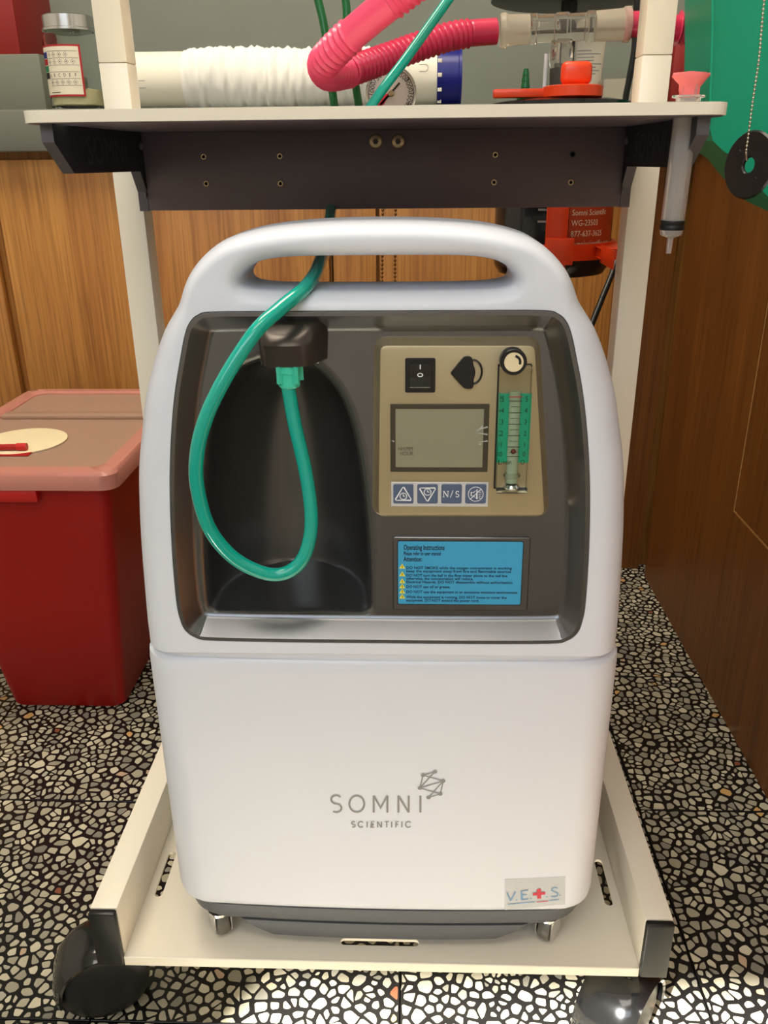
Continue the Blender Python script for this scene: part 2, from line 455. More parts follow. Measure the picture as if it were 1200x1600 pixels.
for j in range(-6, 3):
    for i in range(-6, 2):
        x0 = TX0 + i * TS + 0.0006; y0 = TY0 + j * TS + 0.0006
        if tile_me is None:
            v, f = boxvf(0, TS - 0.0012, 0, TS - 0.0012, -0.0045, 0.0, 0.0004, 1)
            tile_me = bpy.data.meshes.new('floor_tile'); tile_me.from_pydata([tuple(p) for p in v], [], f); tile_me.materials.append(MATS['terrazzo_black'])
        t = bpy.data.objects.new('floor_tile', tile_me); COL.objects.link(t); t.parent = flo
        t.location = Vector((x0, y0, 0)) - wloc(flo); WO[t.name] = Vector((x0, y0, 0))
        TILES.append((t, x0, y0, (i * 5 + j * 3 + 40) % 3, (i * 7 + j * 2 + 30) % 4, j))
cand = []
for ti, (t, x0, y0, vi, k, j) in enumerate(TILES):
    if (vi, k) not in VROT: VROT[(vi, k)] = [rot_cells(VAR[vi], k, TS - 0.0012), None]
    for ci, (Q, c, ce) in enumerate(VROT[(vi, k)][0]):
        X, Y = x0 + ce[0], y0 + ce[1]
        if Y < 0.5: continue
        px, py = proj((X, Y, 0))
        if not (4 < px < 1196 and py < 1596): continue
        hid = (py < 1500 and abs(px - 605) < 470 - (1500 - py) * 0.33) or (72 < px < 215 and 1430 < py < 1590) or (900 < px < 1040 and 1500 < py)
        if hid or X > RX - 0.008: continue
        A = abs(sum(Q[q][0] * Q[q - 1][1] - Q[q - 1][0] * Q[q][1] for q in range(len(Q)))) / 2
        d = (Vector((X, Y, 0)) - CAM); cand.append((A * abs(d.z) / d.length ** 3, ti, ci))
cand.sort(reverse=True); single = {}
for _, ti, ci in cand[:290]: single.setdefault(ti, set()).add(ci)
for ti, (t, x0, y0, vi, k, j) in enumerate(TILES):
    cells = VROT[(vi, k)][0]; s = single.get(ti)
    if not s:
        if VROT[(vi, k)][1] is None: VROT[(vi, k)][1] = chips_mesh('stone_chips', cells)
        me = VROT[(vi, k)][1]
    else: me = chips_mesh('stone_chips', [c for q, c in enumerate(cells) if q not in s])
    o = bpy.data.objects.new('stone_chips', me); COL.objects.link(o); o.parent = t; o['kind'] = 'stuff'
    for q in (s or ()):
        Q, c, ce = cells[q]; o = bpy.data.objects.new('stone_chip', chips_mesh('stone_chip', [cells[q]], ce[0], ce[1]))
        COL.objects.link(o); o.parent = t; o.location = (ce[0], ce[1], 0)
xl = TX0 - 6 * TS; xr = TX0 + 2 * TS; yl = TY0 - 6 * TS; yh = TY0 + 3 * TS
MB().add(boxvf(-2.0, xl, -1.3, 2.2, -0.004, 0)).add(boxvf(xr, 1.2, -1.3, 2.2, -0.004, 0)).add(boxvf(xl, xr, -1.3, yl, -0.004, 0)).add(boxvf(xl, xr, yh, 2.2, -0.004, 0)).build('terrazzo_border', 'terrazzo_far', flo)

props(box('wall_back', -2.0, 1.2, 2.12, 2.2, 0, 2.6, 'wall_grey'), kind='structure')
props(box('wall_left', -2.08, -2.0, -1.38, 2.2, 0, 2.6, 'paint_white'), kind='structure')
props(box('wall_right', 1.2, 1.28, -1.38, 2.2, 0, 2.6, 'paint_white'), kind='structure')
props(box('ceiling', -2.08, 1.28, -1.38, 2.2, 2.6, 2.68, 'paint_white'), kind='structure')
WX0, WX1, WZ0, WZ1 = -1.385, 0.55, 1.45, 2.245
o = MB().add(boxvf(-2.0, WX0, -1.38, -1.3, 0, 2.6)).add(boxvf(WX1, 1.2, -1.38, -1.3, 0, 2.6)).add(boxvf(WX0, WX1, -1.38, -1.3, 0, WZ0)).add(boxvf(WX0, WX1, -1.38, -1.3, WZ1, 2.6)).build('wall_front', 'paint_white')
props(o, kind='structure')
o = MB().add(boxvf(WX0, WX0 + .04, -1.37, -1.31, WZ0, WZ1)).add(boxvf(WX1 - .04, WX1, -1.37, -1.31, WZ0, WZ1)).add(boxvf(WX0 + .04, WX1 - .04, -1.37, -1.31, WZ0, WZ0 + .04)).add(boxvf(WX0 + .04, WX1 - .04, -1.37, -1.31, WZ1 - .04, WZ1)).build('window_1', 'white_paint')
props(o, kind='structure')

# ---- back cabinets (oak doors under a grey worktop) and the cabinet on the right, shade put into its colour
CZ0, CZ1 = 0.796, 0.861
def cab(x0, x1, label):
    t = thing('base_cabinet', label, 'cabinet', ((x0 + x1) / 2, BY + 0.27, 0), 'oak base cabinets along the back wall')
    box('carcass', x0, x1, BY + 0.02, BY + 0.54, 0.0, CZ0, 'oak', t)
    return t
def door(t, x0, x1, z0=0.02, z1=CZ0 - 0.012, y=BY):
    return box('door', x0, x1, y, y + 0.018, z0, z1, 'oak', t, 0.002)
XS = at(17, 400, BY).x; X2 = at(519, 420, BY).x; X3 = at(590, 420, BY).x
c1 = cab(-1.1, XS - 0.016, 'oak base cabinet at the far left behind the red sharps bin'); door(c1, -1.1, XS - 0.026)
c2 = cab(XS - 0.014, X2 - 0.002, 'oak base cabinet with a plain door between the red bin and the green hose'); d2 = door(c2, XS - 0.008, X2 - 0.005)
gx = at(437, 420, BY).x
c3 = cab(X2, RX + 0.03, 'oak base cabinet behind the orange canister holder with bead chains in front')
door(c3, X2 + 0.003, X3 - 0.002); door(c3, X3 + 0.004, RX - 0.075)
box('filler_strip', RX - 0.071, RX - 0.004, BY + 0.004, BY + 0.02, 0.0, CZ0 - 0.012, 'oak_shaded', c3)
o = box('worktop', -1.1, 1.2, BY - 0.03, 2.12, CZ0, CZ1, 'counter_grey', None, 0.004); props(o, 'grey worktop along the back wall above the oak cabinets', 'worktop')
# right cabinet
t = thing('side_cabinet', 'wooden cabinet side on the right, coloured as in shade, with a framed door panel', 'cabinet', (RX + 0.25, 0.9, 0))
dY = 1.148; dZ = 0.302
box('carcass', RX + 0.012, RX + 0.5, 0.15, BY - 0.012, 0.0, 0.79, 'oak_shaded', t)
box('side_panel', RX, RX + 0.012, dY + 0.0012, BY - 0.03, 0.0, 0.79, 'oak_shaded', t)
box('bottom_rail', RX, RX + 0.012, 0.15, dY, 0.0, dZ - 0.0012, 'oak_shaded', t)
box('door', RX + 0.001, RX + 0.012, 0.15, dY - 0.0022, dZ + 0.001, 0.79, 'oak_shaded', t)
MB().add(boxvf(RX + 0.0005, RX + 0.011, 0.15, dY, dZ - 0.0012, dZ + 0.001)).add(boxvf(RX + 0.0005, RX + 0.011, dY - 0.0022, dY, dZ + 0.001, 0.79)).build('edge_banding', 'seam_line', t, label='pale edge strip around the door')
o = box('worktop', RX - 0.012, 1.2, 0.15, BY - 0.032, 0.79, 0.83, 'counter_grey', None, 0.003); props(o, 'grey worktop on the side cabinet at the right', 'worktop')

# ================================================================== OXYGEN CONCENTRATOR
XC = 0.004
oc = thing('oxygen_concentrator', 'white oxygen concentrator with metallic control fascia standing on the cart tray', 'oxygen concentrator', (XC, 0.72, 0.125))
half = [(.181, .441), (.1812, .455), (.1808, .480), (.180, .513), (.1785, .544), (.1755, .577), (.170, .606), (.1652, .6286), (.1565, .654), (.148, .672), (.1405, .683), (.1350, .691), (.1300, .7025), (.1245, .7117), (.1168, .7203), (.107, .7280), (.0965, .7332), (.080, .7376), (.0625, .7402), (.038, .7420), (.018, .7427)]
def catmull2(P, n):
    return [(p.x, p.y) for p in spline([(a, b, 0) for a, b in P], n)]
hs = catmull2(half, 3)
OUT = [(XC + .181, .4370)] + [(XC + x, z) for x, z in hs] + [(XC, .7428)] + [(XC - x, z) for x, z in reversed(hs)] + [(XC - .181, .4370)]   # open: right foot, over the handle, left foot
def sm(a, b, x):
    t = max(0, min(1, (x - a) / (b - a))); return t * t * (3 - 2 * t)
def rfun(p): z = p[1]; return 0.022 * (1 - sm(.64, .715, z)) + 0.0100 * sm(.64, .715, z)
def ryfun(p): z = p[1]; return 0.030 * (1 - sm(.66, .72, z)) + 0.022 * sm(.66, .72, z)
def oinset(P, d):
    out = []
    for i, p in enumerate(P):
        a, b = P[max(i - 1, 0)], P[min(i + 1, len(P) - 1)]; dx, dy = b[0] - a[0], b[1] - a[1]; L = math.hypot(dx, dy)
        nx, ny = (dy / L, -dx / L) if 0 < i < len(P) - 1 else (1.0 if i == 0 else -1.0, 0.0)
        out.append((p[0] - nx * d[i], p[1] - ny * d[i]))
    return out
HX, HZ0, HZ1 = 0.0885, 0.6985, 0.7212
HOLE = chaikin([(XC + HX - .002, HZ0 + .001), (XC + HX + .004, HZ0 + .008), (XC + HX - .006, HZ1 - .004), (XC + HX - .026, HZ1 - .0004), (XC + .03, HZ1), (XC, HZ1), (XC - .03, HZ1), (XC - HX + .026, HZ1 - .0004), (XC - HX + .006, HZ1 - .004), (XC - HX - .004, HZ0 + .008), (XC - HX + .002, HZ0 + .001), (XC - .04, HZ0), (XC, HZ0), (XC + .04, HZ0)], 3)
bhalf = [(.012, .4462), (.06, .4462), (.125, .4470), (.1385, .4494), (.1462, .4560), (.1492, .4660), (.1505, .4800), (.1503, .5145), (.1486, .553), (.1458, .585), (.1418, .614), (.1375, .637), (.1330, .655), (.1285, .6715), (.1245, .6805), (.1185, .6858), (.108, .6880), (.060, .6882), (.015, .6882)]
bh = catmull2(bhalf, 4)
BEZ = [(XC + x, z) for x, z in bh] + [(XC - x, z) for x, z in reversed(bh)]
nh = [(.0585, .4660), (.0600, .4720), (.0597, .510), (.0572, .551), (.0535, .5818), (.0490, .606), (.0430, .6235), (.0345, .6375), (.0240, .6465), (.0120, .6512)]
NX = -0.0648
nhs = catmull2(nh, 3)
NIC = [(NX + .03, .4642), (NX + .054, .4634)] + [(NX + x, z) for x, z in nhs] + [(NX, .6525)] + [(NX - x - .0006, z) for x, z in reversed(nhs)] + [(NX - .054, .4634), (NX - .03, .4632), (NX, .4632)]
TH = 0.076
shell = MB()
R0 = [rfun(p) for p in OUT]; RY = [ryfun(p) for p in OUT]; NS = 8
rings = []
for k in range(NS + 1):                                   # back edge rounding
    a = PI / 2 * (1 - k / NS); ins = [min(r, .010) * (1 - math.cos(a)) for r in R0]
    rings.append([(p[0], fy(p[1]) + TH - min(RY[i], .022) * (1 - math.sin(a)), p[1]) for i, p in enumerate(oinset(OUT, ins))])
for k in range(NS + 1):
    a = PI / 2 * k / NS; ins = [r * (1 - math.cos(a)) for r in R0]
    rings.append([(p[0], fy(p[1]) + RY[i] * (1 - math.sin(a)), p[1]) for i, p in enumerate(oinset(OUT, ins))])
shell.add(loftvf(rings, False, (False, False)))
bot = [r[0] for r in rings] + [r[-1] for r in reversed(rings)]; shell.add((bot, [tuple(range(len(bot)))]))
FRONT = oinset(OUT, R0); BACK = oinset(OUT, [min(r, .010) for r in R0])
hr = 0.0085; hrings = []
NH = normals2(HOLE)
def hexp(d): return [(p[0] + n[0] * d, p[1] + n[1] * d) for p, n in zip(HOLE, NH)]
for k in range(7):
    a = PI / 2 * k / 6; e = hexp(hr * (1 - math.sin(a)))
    hrings.append([(p[0], fy(p[1]) + 0.018 * (1 - math.cos(a)), p[1]) for p in e])
for k in range(7):
    a = PI / 2 * (1 - k / 6); e = hexp(hr * (1 - math.sin(a)))
    hrings.append([(p[0], fy(p[1]) + TH - 0.018 * (1 - math.cos(a)), p[1]) for p in e])
shell.add(loftvf(hrings, True, (False, False)))
HF = hexp(hr)
shell.add(fill([FRONT, HF, BEZ], lambda x, z: (x, fy(z), z)))
shell.add(fill([BACK, HF, inset(NIC, -.006)], lambda x, z: (x, fy(z) + TH, z)))
shell.add(loftvf([[(x, fy(z), z) for x, z in BEZ], [(x, fy(z) + 0.02, z) for x, z in BEZ]], True, (False, False)))
v_, f_ = shell.v, shell.f
bm = bmesh.new(); bv = [bm.verts.new(p) for p in v_]
for q in f_:
    try: bm.faces.new([bv[i] for i in q])
    except ValueError: pass
bmesh.ops.remove_doubles(bm, verts=bm.verts[:], dist=2e-5)
v_, f_ = bmvf(bm)
mk('upper_shell', v_, f_, 'white_plastic', oc, 32)
# body behind the front shell and the lower shell: rounded plans stacked in z
def plan(hw, y0, y1, r, bow, z, n=8):
    P = rrect(XC - hw, XC + hw, y0, y1, r, n)
    # denser front line so the bow reads
    out = []
    for i in range(len(P)):
        a, b = P[i], P[(i + 1) % len(P)]
        m_ = 10 if math.hypot(a[0] - b[0], a[1] - b[1]) > 0.08 else 1
        for k in range(m_): out.append((a[0] + (b[0] - a[0]) * k / m_, a[1] + (b[1] - a[1]) * k / m_))
    return [(x, y + (bow * ((x - XC) / hw) ** 2 if y < (y0 + y1) / 2 else 0), z) for x, y in out]
LY = 0.54
prof = [(.164, .012, .1728), (.174, .007, .1735), (.1808, .003, .176), (.1835, .0008, .180), (.1845, 0, .187), (.1846, 0, .30), (.1846, 0, .420), (.1842, .0006, .4265), (.1820, .0028, .4292)]
mk('lower_shell', *loftvf([plan(h, LY + i, 0.895 - i, 0.028, 0.005, z) for h, i, z in prof]), 'white_plastic', oc, 40)
mk('seam_band', *loftvf([plan(.1795, LY + .0035, 0.89, .028, .005, .428), plan(.1795, LY + .0035, 0.89, .028, .005, .4425)]), 'white_plastic', oc, 40)
def rear_plan(hw, y0, y1, r, z):
    P = rrect(XC - hw, XC + hw, y0, y1, r, 6)               # ends at the front edge, left to right
    i = next(k for k in range(len(P)) if abs(P[k][1] - y0) < 1e-9 and P[k][0] < XC and P[(k + 1) % len(P)][0] > XC)
    xa = max(NX - .068, P[i][0] + .002); xb = min(NX + .068, P[i + 1][0] - .002); yn = .672
    return [(x, y, z) for x, y in P[:i + 1] + [(xa, y0), (xa, yn), (xb, yn), (xb, y0)] + P[i + 1:]]
prof = [(.172, .004, .4375), (.176, 0, .445), (.176, 0, .60), (.168, .002, .630), (.150, .010, .648), (.120, .03, .656)]
mk('rear_shell', *loftvf([rear_plan(h, LY + .078 + i, 0.89 - i, 0.03, z) for h, i, z in prof]), 'white_plastic', oc, 50)
prof = [(.166, .014, .152), (.174, .006, .1555), (.1775, .003, .161), (.1785, .0025, .1745)]
sk = mk('base_skirt', *loftvf([plan(h, LY + i, 0.88, 0.034, 0.006, z) for h, i, z in prof]), 'skirt_grey', oc, 40)
prof = [(.098, .010, .136), (.106, .005, .1375), (.114, .004, .143), (.128, .0035, .1525), (.130, .004, .156)]
mk('skirt_drop', *loftvf([plan(h, LY + i, 0.86, 0.008, 0.003, z) for h, i, z in prof]), 'skirt_grey', sk, 40)
def small_caster(x, y, ang):
    t = mk('swivel_foot', *lathevf([(.006, .028), (.011, .029), (.011, .032)], (x, y, .125), (0, 0, 1), 16), 'chrome', oc, 40)
    M = Matrix.Translation((x, y, .125)) @ Matrix.Rotation(ang, 4, 'Z')
    m_ = MB()
    for s in (-1, 1):
        m_.add(boxvf(s * .0075 - .0009, s * .0075 + .0009, -.008, .010, .008, .030, .0005, 1))
    m_.add(boxvf(-.0084, .0084, -.006, .008, .027, .0295, .0005, 1)).xf(M)
    m_.build('fork', 'chrome', t, 35)
    m_ = MB().add(lathevf([(.004, -.0055), (.0118, -.0055), (.0132, -.003), (.0132, .003), (.0118, .0055), (.004, .0055)], (0, .003, .0132), (1, 0, 0), 24)).xf(M)
    m_.build('wheel', 'caster_grey', t, 40)
for x, y, a in ((-.145, .5595, .5), (.151, .5605, -.6), (-.144, .84, .2), (.150, .84, .1)): small_caster(x, y, a)

# ---- fascia
fas = MB(); FO = 0.013
rr = [(0.0, .006), (0.0, .0005), (.0008, -.0007), (.0034, -.0008), (.0042, 0.0), (.0125, FO - .0025), (.0142, FO - .0006), (.0160, FO)]
frings = []
for d, off in rr: frings.append([(x, fy(z) + off, z) for x, z in inset(BEZ, d)])
fas.add(loftvf(frings, True, (False, False)))
FL = inset(BEZ, .0160)
NO = inset(NIC, -.0085)
fas.add(fill([FL, NO], lambda x, z: (x, fy(z) + FO, z)))
ob = fas.build('control_fascia', 'gunmetal', oc, 35)
nic = MB(); nr = []
nr.append([(x, fy(z) + FO, z) for x, z in NO])
for d_, o_ in ((-.0058, .0004), (-.0034, .0014), (-.0014, .0036), (-.0004, .0062), (0.0, .0095)): nr.append([(x, fy(z) + FO + o_, max(z, .4600)) for x, z in inset(NIC, d_)])
zb_ = .4632
for k in range(1, 15):
    t_ = PI / 2 * k / 14; c_ = math.cos(t_); s_ = math.sin(t_)
    nr.append([(NX + (x - NX) * max(c_, .004), fy(z) + FO + .0095 + .074 * s_, zb_ + .004 * s_ + (z - zb_) * (1 - .16 * (1 - c_))) for x, z in NIC])
nic.add(loftvf(nr, True, (False, True)))
nb = nic.build('bottle_niche', 'niche_dark', ob, 50)
# outlet arm
oa = thing_ = None
X0 = -0.0558
def outl(wd, yb, yn, n=10):
    P = [(wd, yb), (wd, (yb + yn) / 2)]
    P += [(wd * math.cos(PI / 2 * k / n) ** .75 if k < n else 0, yn + (wd * .62) * (1 - math.sin(PI / 2 * k / n))) for k in range(n + 1)]
    L = [(-a, b) for a, b in reversed(P[:-1])]
    return [(X0 + a, b) for a, b in P + L]
zr_ = [(.6535, .0168, .547), (.6545, .0180, .5425), (.6685, .0185, .541), (.6715, .0174, .5432), (.6735, .0150, .548)]
rings = [[(x + (y - .545) * .12, y, z + max(0, y - .546) * .50 * (1 if z > .668 else 0)) for x, y in outl(wd, .5745, yn)] for z, wd, yn in zr_]
rings = [[(p[0] + (p[0] - X0) * max(0, (p[1] - .555)) * 14 , p[1], p[2]) for p in r] for r in rings]
oa = mk('outlet_arm', *loftvf(rings), 'outlet_dark', oc, 40)
P = onf(495, 564, .004); lathe('screw', [(.0016, -.002), (.0016, .001), (.0008, .0016)], P, (0.3, -1, 0), 'chrome', oa, 10)

# ---- control panel
def quadround(pts, r, n=4):
    out = []
    for i in range(4):
        p = Vector(pts[i]); a = (Vector(pts[i - 1]) - p).normalized(); b_ = (Vector(pts[(i + 1) % 4]) - p).normalized()
        for k in range(n + 1):
            t_ = k / n; q = p + a * r * (1 - t_) ** 2 + b_ * r * t_ ** 2; out.append((q.x, q.y))
    return out
CP = .004
c_px = [(595, 541), (835, 541), (850, 804), (592, 804)]
cpts = [(onf(x, y, CP).x, onf(x, y, CP).z) for x, y in c_px]
top = quadround(cpts, .004); N_ = [(-.0045), ]
def grow(P, d): return inset(P, -d)
rg = [[(x, fy(z) + FO + .001, z) for x, z in grow(top, .0060)], [(x, fy(z) + FO - .0008, z) for x, z in grow(top, .0040)], [(x, fy(z) + CP + .0012, z) for x, z in grow(top, .0008)], [(x, fy(z) + CP + .0002, z) for x, z in grow(top, .0002)], [(x, fy(z) + CP, z) for x, z in inset(top, .0006)]]
mk('control_panel', *loftvf(rg), 'champagne', oc, 40)
def pxr(x0, y0, x1, y1, off):
    a = onf(x0, y0, off); b_ = onf(x1, y1, off); c_ = onf(x0, y1, off); d_ = onf(x1, y0, off)
    return min((a.x + c_.x) / 2, (b_.x + d_.x) / 2), max((a.x + c_.x) / 2, (b_.x + d_.x) / 2), (b_.z + c_.z) / 2, (a.z + d_.z) / 2
def plate(name, rect, o0, o1, mat, parent, r=.0012, bev=.0004, label=None):
    x0, x1, z0, z1 = rect; P = rrect(x0, x1, z0, z1, r, 3)
    rg = [[(x, fy(z) + o0, z) for x, z in P], [(x, fy(z) + o1 + bev, z) for x, z in P], [(x, fy(z) + o1, z) for x, z in inset(P, bev)]]
    return mk(name, *loftvf(rg), mat, parent, 35, label)
def onp(off): return lambda x, z: (x, fy(z) + off, z)
# power switch
r_ = pxr(633, 559, 680, 613, CP)
ps = plate('power_switch', r_, CP + .002, CP - .0012, 'black_plastic', oc)
x0, x1, z0, z1 = r_; x0 += .0032; x1 -= .0032; z0 += .0040; z1 -= .0035; zm = z0 + (z1 - z0) * .42
prof_ = [(z1, -.0030), (zm, -.0022), (z0 + .001, -.0052), (z0, -.0045)]
v = []; 
for z, of in prof_: v += [(x0, fy(z) + CP + of, z), (x1, fy(z) + CP + of, z)]
nv = len(v); v += [(x0, fy(z1) + CP, z1), (x1, fy(z1) + CP, z1), (x0, fy(z0) + CP, z0), (x1, fy(z0) + CP, z0)]
f = [(0, 1, 3, 2), (2, 3, 5, 4), (4, 5, 7, 6), (nv, nv + 1, 1, 0), (6, 7, nv + 3, nv + 2), (0, 2, 4, 6, nv + 2, nv), (1, nv + 1, nv + 3, 7, 5, 3)]
mk('rocker', v, f, 'black_gloss', ps)
xm = (x0 + x1) / 2; zI = r_[3] - (r_[3] - r_[2]) * .235; zO = r_[3] - (r_[3] - r_[2]) * .465
mk('switch_mark', *MB().add(strokevf([(xm, zI + .0016), (xm, zI - .0014)], .0007, onp(CP - .0034))).add(strokevf([(xm + .0017 * math.cos(2 * PI * k / 16), zO + .0011 * math.sin(2 * PI * k / 16)) for k in range(16)], .0006, onp(CP - .0032), True)).__dict__.values(), 'print_white', ps)
# cap plug
s5 = 5.716
cap_px = [(650, 298), (662, 282), (760, 160), (785, 147), (828, 150), (848, 172), (852, 222), (868, 262), (870, 300), (862, 332), (854, 356), (856, 405), (842, 436), (795, 440), (760, 424), (662, 314)]
P = [(onf(590 + a / s5, 530 + b_ / s5, CP).x, onf(590 + a / s5, 530 + b_ / s5, CP).z) for a, b_ in cap_px]; P = chaikin(P, 1)
pc = mk('filter_plug', *loftvf([[(x, fy(z) + CP + .001, z) for x, z in P], [(x, fy(z) + CP - .0022, z) for x, z in P], [(x, fy(z) + CP - .0028, z) for x, z in inset(P, .0006)]]), 'black_plastic', oc, 35)
cxx = onf(590 + 858 / s5, 530 + 290 / s5, CP); 
mk('pull_ring', *tubevf([(cxx.x + .0062 * math.sin(a * PI / 12) - .0008, cxx.y - .0012, cxx.z + .0082 * math.cos(a * PI / 12)) for a in range(0, 13)], .0007, 8), 'black_plastic', pc, 40)
# display
r_ = pxr(610, 631, 763, 737, CP)
dp = plate('display', r_, CP + .002, CP - .0010, 'lcd_frame', oc, .0006)
r2 = pxr(618, 639, 755, 730, CP - .001)
plate('screen', r2, CP, CP - .0014, 'lcd', dp, .0004, .0001)
m_ = MB(); a = onf(622, 704, CP - .0016); b_ = onf(625, 711.5, CP - .0016)
m_.add(textvf('HH:MM', .0040, lambda x, y: onp(CP - .0016)(a.x + x, a.z + y), .80)).add(textvf('HOUR', .0040, lambda x, y: onp(CP - .0016)(b_.x + x, b_.z + y), .80))
m_.build('screen_print', 'lcd_print', dp)
m_ = MB()
for q in ([(742, 673), (762, 667)], [(743, 676), (762, 679)], [(744, 675), (754, 666)], [(746, 691), (762, 689)], [(747, 694), (752, 694)], [(611, 688), (616, 690)]):
    A = onf(*q[0], CP - .0017); B_ = onf(*q[1], CP - .0017)
    dd = Vector((B_.x - A.x, B_.z - A.z)); nn = Vector((-dd.y, dd.x)).normalized() * .0006
    mk('film_crease', [A, B_ + Vector((nn.x, 0, nn.y)), B_ - Vector((nn.x, 0, nn.y))], [(0, 1, 2)], 'film', dp)
# key strip
r_ = pxr(611, 753, 763, 791, CP)
ks = plate('key_strip', r_, CP + .001, CP - .0009, 'key_frame', oc, .0005)
kx = [(614.5, 646), (652, 684), (689.5, 721.5), (727, 759.5)]
KO = CP - .0017
for i, (a, b_) in enumerate(kx):
    rk = pxr(a, 756.5, b_, 786.5, CP - .001)
    k_ = plate('key', rk, CP, CP - .0015, 'key_blue', ks, .0012, .0002)
    cx, cz = (rk[0] + rk[1]) / 2, (rk[2] + rk[3]) / 2; h = (rk[3] - rk[2]) / 2; m_ = MB(); F_ = onp(KO); wd = .00055
    if i in (0, 1):
        s = 1 if i == 0 else -1
        m_.add(strokevf(cutc([(cx, cz + s * h * .80), (cx - h * .84, cz - s * h * .64), (cx + h * .84, cz - s * h * .64)], .06), wd, F_, True))
        cc = cz - s * h * .22; m_.add(strokevf(circ(cx, cc, h * .34, 18), wd, F_, True))
        m_.add(strokevf([(cx, cc + h * .24), (cx, cc), (cx + h * .2, cc)], wd * .9, F_))
    elif i == 2:
        # serif N / S
        w_ = h * .30; l0 = cx - h * .78
        m_.add(strokevf([(l0, cz - w_), (l0, cz + w_)], wd * .7, F_)).add(strokevf([(l0, cz + w_), (l0 + h * .42, cz - w_)], wd * 1.2, F_)).add(strokevf([(l0 + h * .42, cz - w_), (l0 + h * .42, cz + w_)], wd * .7, F_))
        for xx, zz in ((l0, cz - w_), (l0, cz + w_), (l0 + h * .42, cz + w_)): m_.add(strokevf([(xx - h * .1, zz), (xx + h * .1, zz)], wd * .6, F_))
        m_.add(strokevf([(cx - h * .12, cz - w_ * 1.2), (cx + h * .14, cz + w_ * 1.3)], wd * .8, F_))
        sx = cx + h * .58
        m_.add(strokevf(arc(sx, cz + w_ * .5, w_ * .5, 20, 270, 10) + arc(sx, cz - w_ * .5, w_ * .5, 80, -160, 10), wd, F_))
    else:
        m_.add(strokevf(circ(cx, cz, h * .74, 24), wd * .8, F_, True))
        m_.add(strokevf([(cx - h * .45, cz - h * .18), (cx - h * .45, cz + h * .18), (cx - h * .2, cz + h * .18), (cx + h * .12, cz + h * .5), (cx + h * .12, cz - h * .5), (cx - h * .2, cz - h * .18)], wd, F_, True))
        m_.add(strokevf([(cx - h * .52, cz - h * .52), (cx + h * .52, cz + h * .52)], wd, F_))
        for dz in (-.36, -.18, 0, .18): m_.add(strokevf([(cx + h * .28, cz + h * dz), (cx + h * .56, cz + h * dz * 1.3)], wd * .7, F_))
    m_.build('key_symbol', 'print_white', k_)
# flow meter
FT = CP - .0125
fm = MB()
r_ = pxr(777, 572, 826, 765, CP - .004); x0, x1, z0, z1 = r_
TW = .0012                                       # the block widens a little downwards in the photograph
P = rrect(x0, x1, z0, z1, .001, 3)
fmo = plate('flow_meter', (x0 - .0008, x1 + .0008, z0 - .0008, z1 + .0008), CP + .001, CP - .0012, 'black_plastic', oc, .001)
zg0 = onf(800, 722, CP - .004).z; zg1 = onf(800, 615, CP - .004).z
plate('back_plate', (x0 + .0008, x1, z0 + .0012, z1), CP - .0010, CP - .0016, 'champagne', fmo, .0008, .0002)
gs = plate('scale_plate', (x0 + .0002, x1 - .0002, zg0, zg1), CP - .0008, CP - .0042, 'scale_green', fmo, .0004, .0001)
xm = (x0 + x1) / 2 + .0002; tw = .0062
mk('sight_tube', *lathevf([(tw * .62, 0), (tw * .62, z1 - z0 - .022)], (xm, fy(z0 + .006) + CP - .0055, z0 + .006), (0, fy(z1) - fy(z0), z1 - z0), 20), 'sight_glass', fmo, 40)
lathe('float_ball', [(.0001, -.0019), (.0014, -.0012), (.0019, 0), (.0014, .0012), (.0001, .0019)], (xm, fy(zg0) + CP - .0090, zg0 + (zg1 - zg0) * .20), (0, 0, 1), 'float_red', fmo, 14)
m_ = MB(); nums = ['0', '1', '2', '3', '4', '5']; lo = zg0 + (zg1 - zg0) * .13; hi = zg0 + (zg1 - zg0) * .93
FS = CP - .0098
for k in range(6):
    t_ = 0 if k == 0 else .175 + (k - 1) * .825 / 4
    z = lo + (hi - lo) * t_
    m_.add(strokevf([(xm - .0043, z), (xm + .0043, z)], .00045, onp(FS - .0006)))
    if k: m_.add(strokevf([(xm - .003, z - (hi - lo) * .1), (xm + .003, z - (hi - lo) * .1)], .0003, onp(FS - .0006)))
    for sx in (-1, 1): m_.add(textvf(nums[k], .0052, (lambda X, Z: lambda x, y: onp(CP - .0044)(X + x, Z + y))(xm + sx * .0079, z - .0018), .8, 'CENTER'))
for q, s_ in (('L/min', -1), ('O', 1)):
    m_.add(textvf(q, .0050, (lambda X, Z: lambda x, y: onp(FS - .0006)(X + x, Z + y))(xm + s_ * .0045 - (.001 if s_ < 0 else -.002), zg0 + .0006), .8, 'CENTER'))
m_.build('scale_marks', 'print_black', fmo)
mk('red_line', *strokevf([(xm - .0048, hi + (hi - lo) * .075), (xm + .0048, hi + (hi - lo) * .075)], .0006, onp(FS - .0006)), 'red_mark', fmo)
lathe('base_seal', [(.0052, 0), (.0060, .0012), (.0052, .0028), (.003, .0034)], (xm, fy(z0) + CP - .0052, z0 + .0100), (0, 0, 1), 'clear_plastic', fmo, 20)
lathe('base_cap', [(.0050, 0), (.0058, .0012), (.0046, .0030)], (xm, fy(z0) + CP - .0052, z0 + .0020), (0, 0, 1), 'chrome', fmo, 20)
rg = [[(x, fy(z) + CP - .0014, z) for x, z in P], [(x, fy(z) + FT + .001, z) for x, z in P], [(x, fy(z) + FT, z) for x, z in inset(P, .001)]]
mk('acrylic_block', *loftvf(rg), 'acrylic', fmo, 30)
kc = onf(803, 566, CP - .024); kd = Vector((0.0, -1, 0.06))
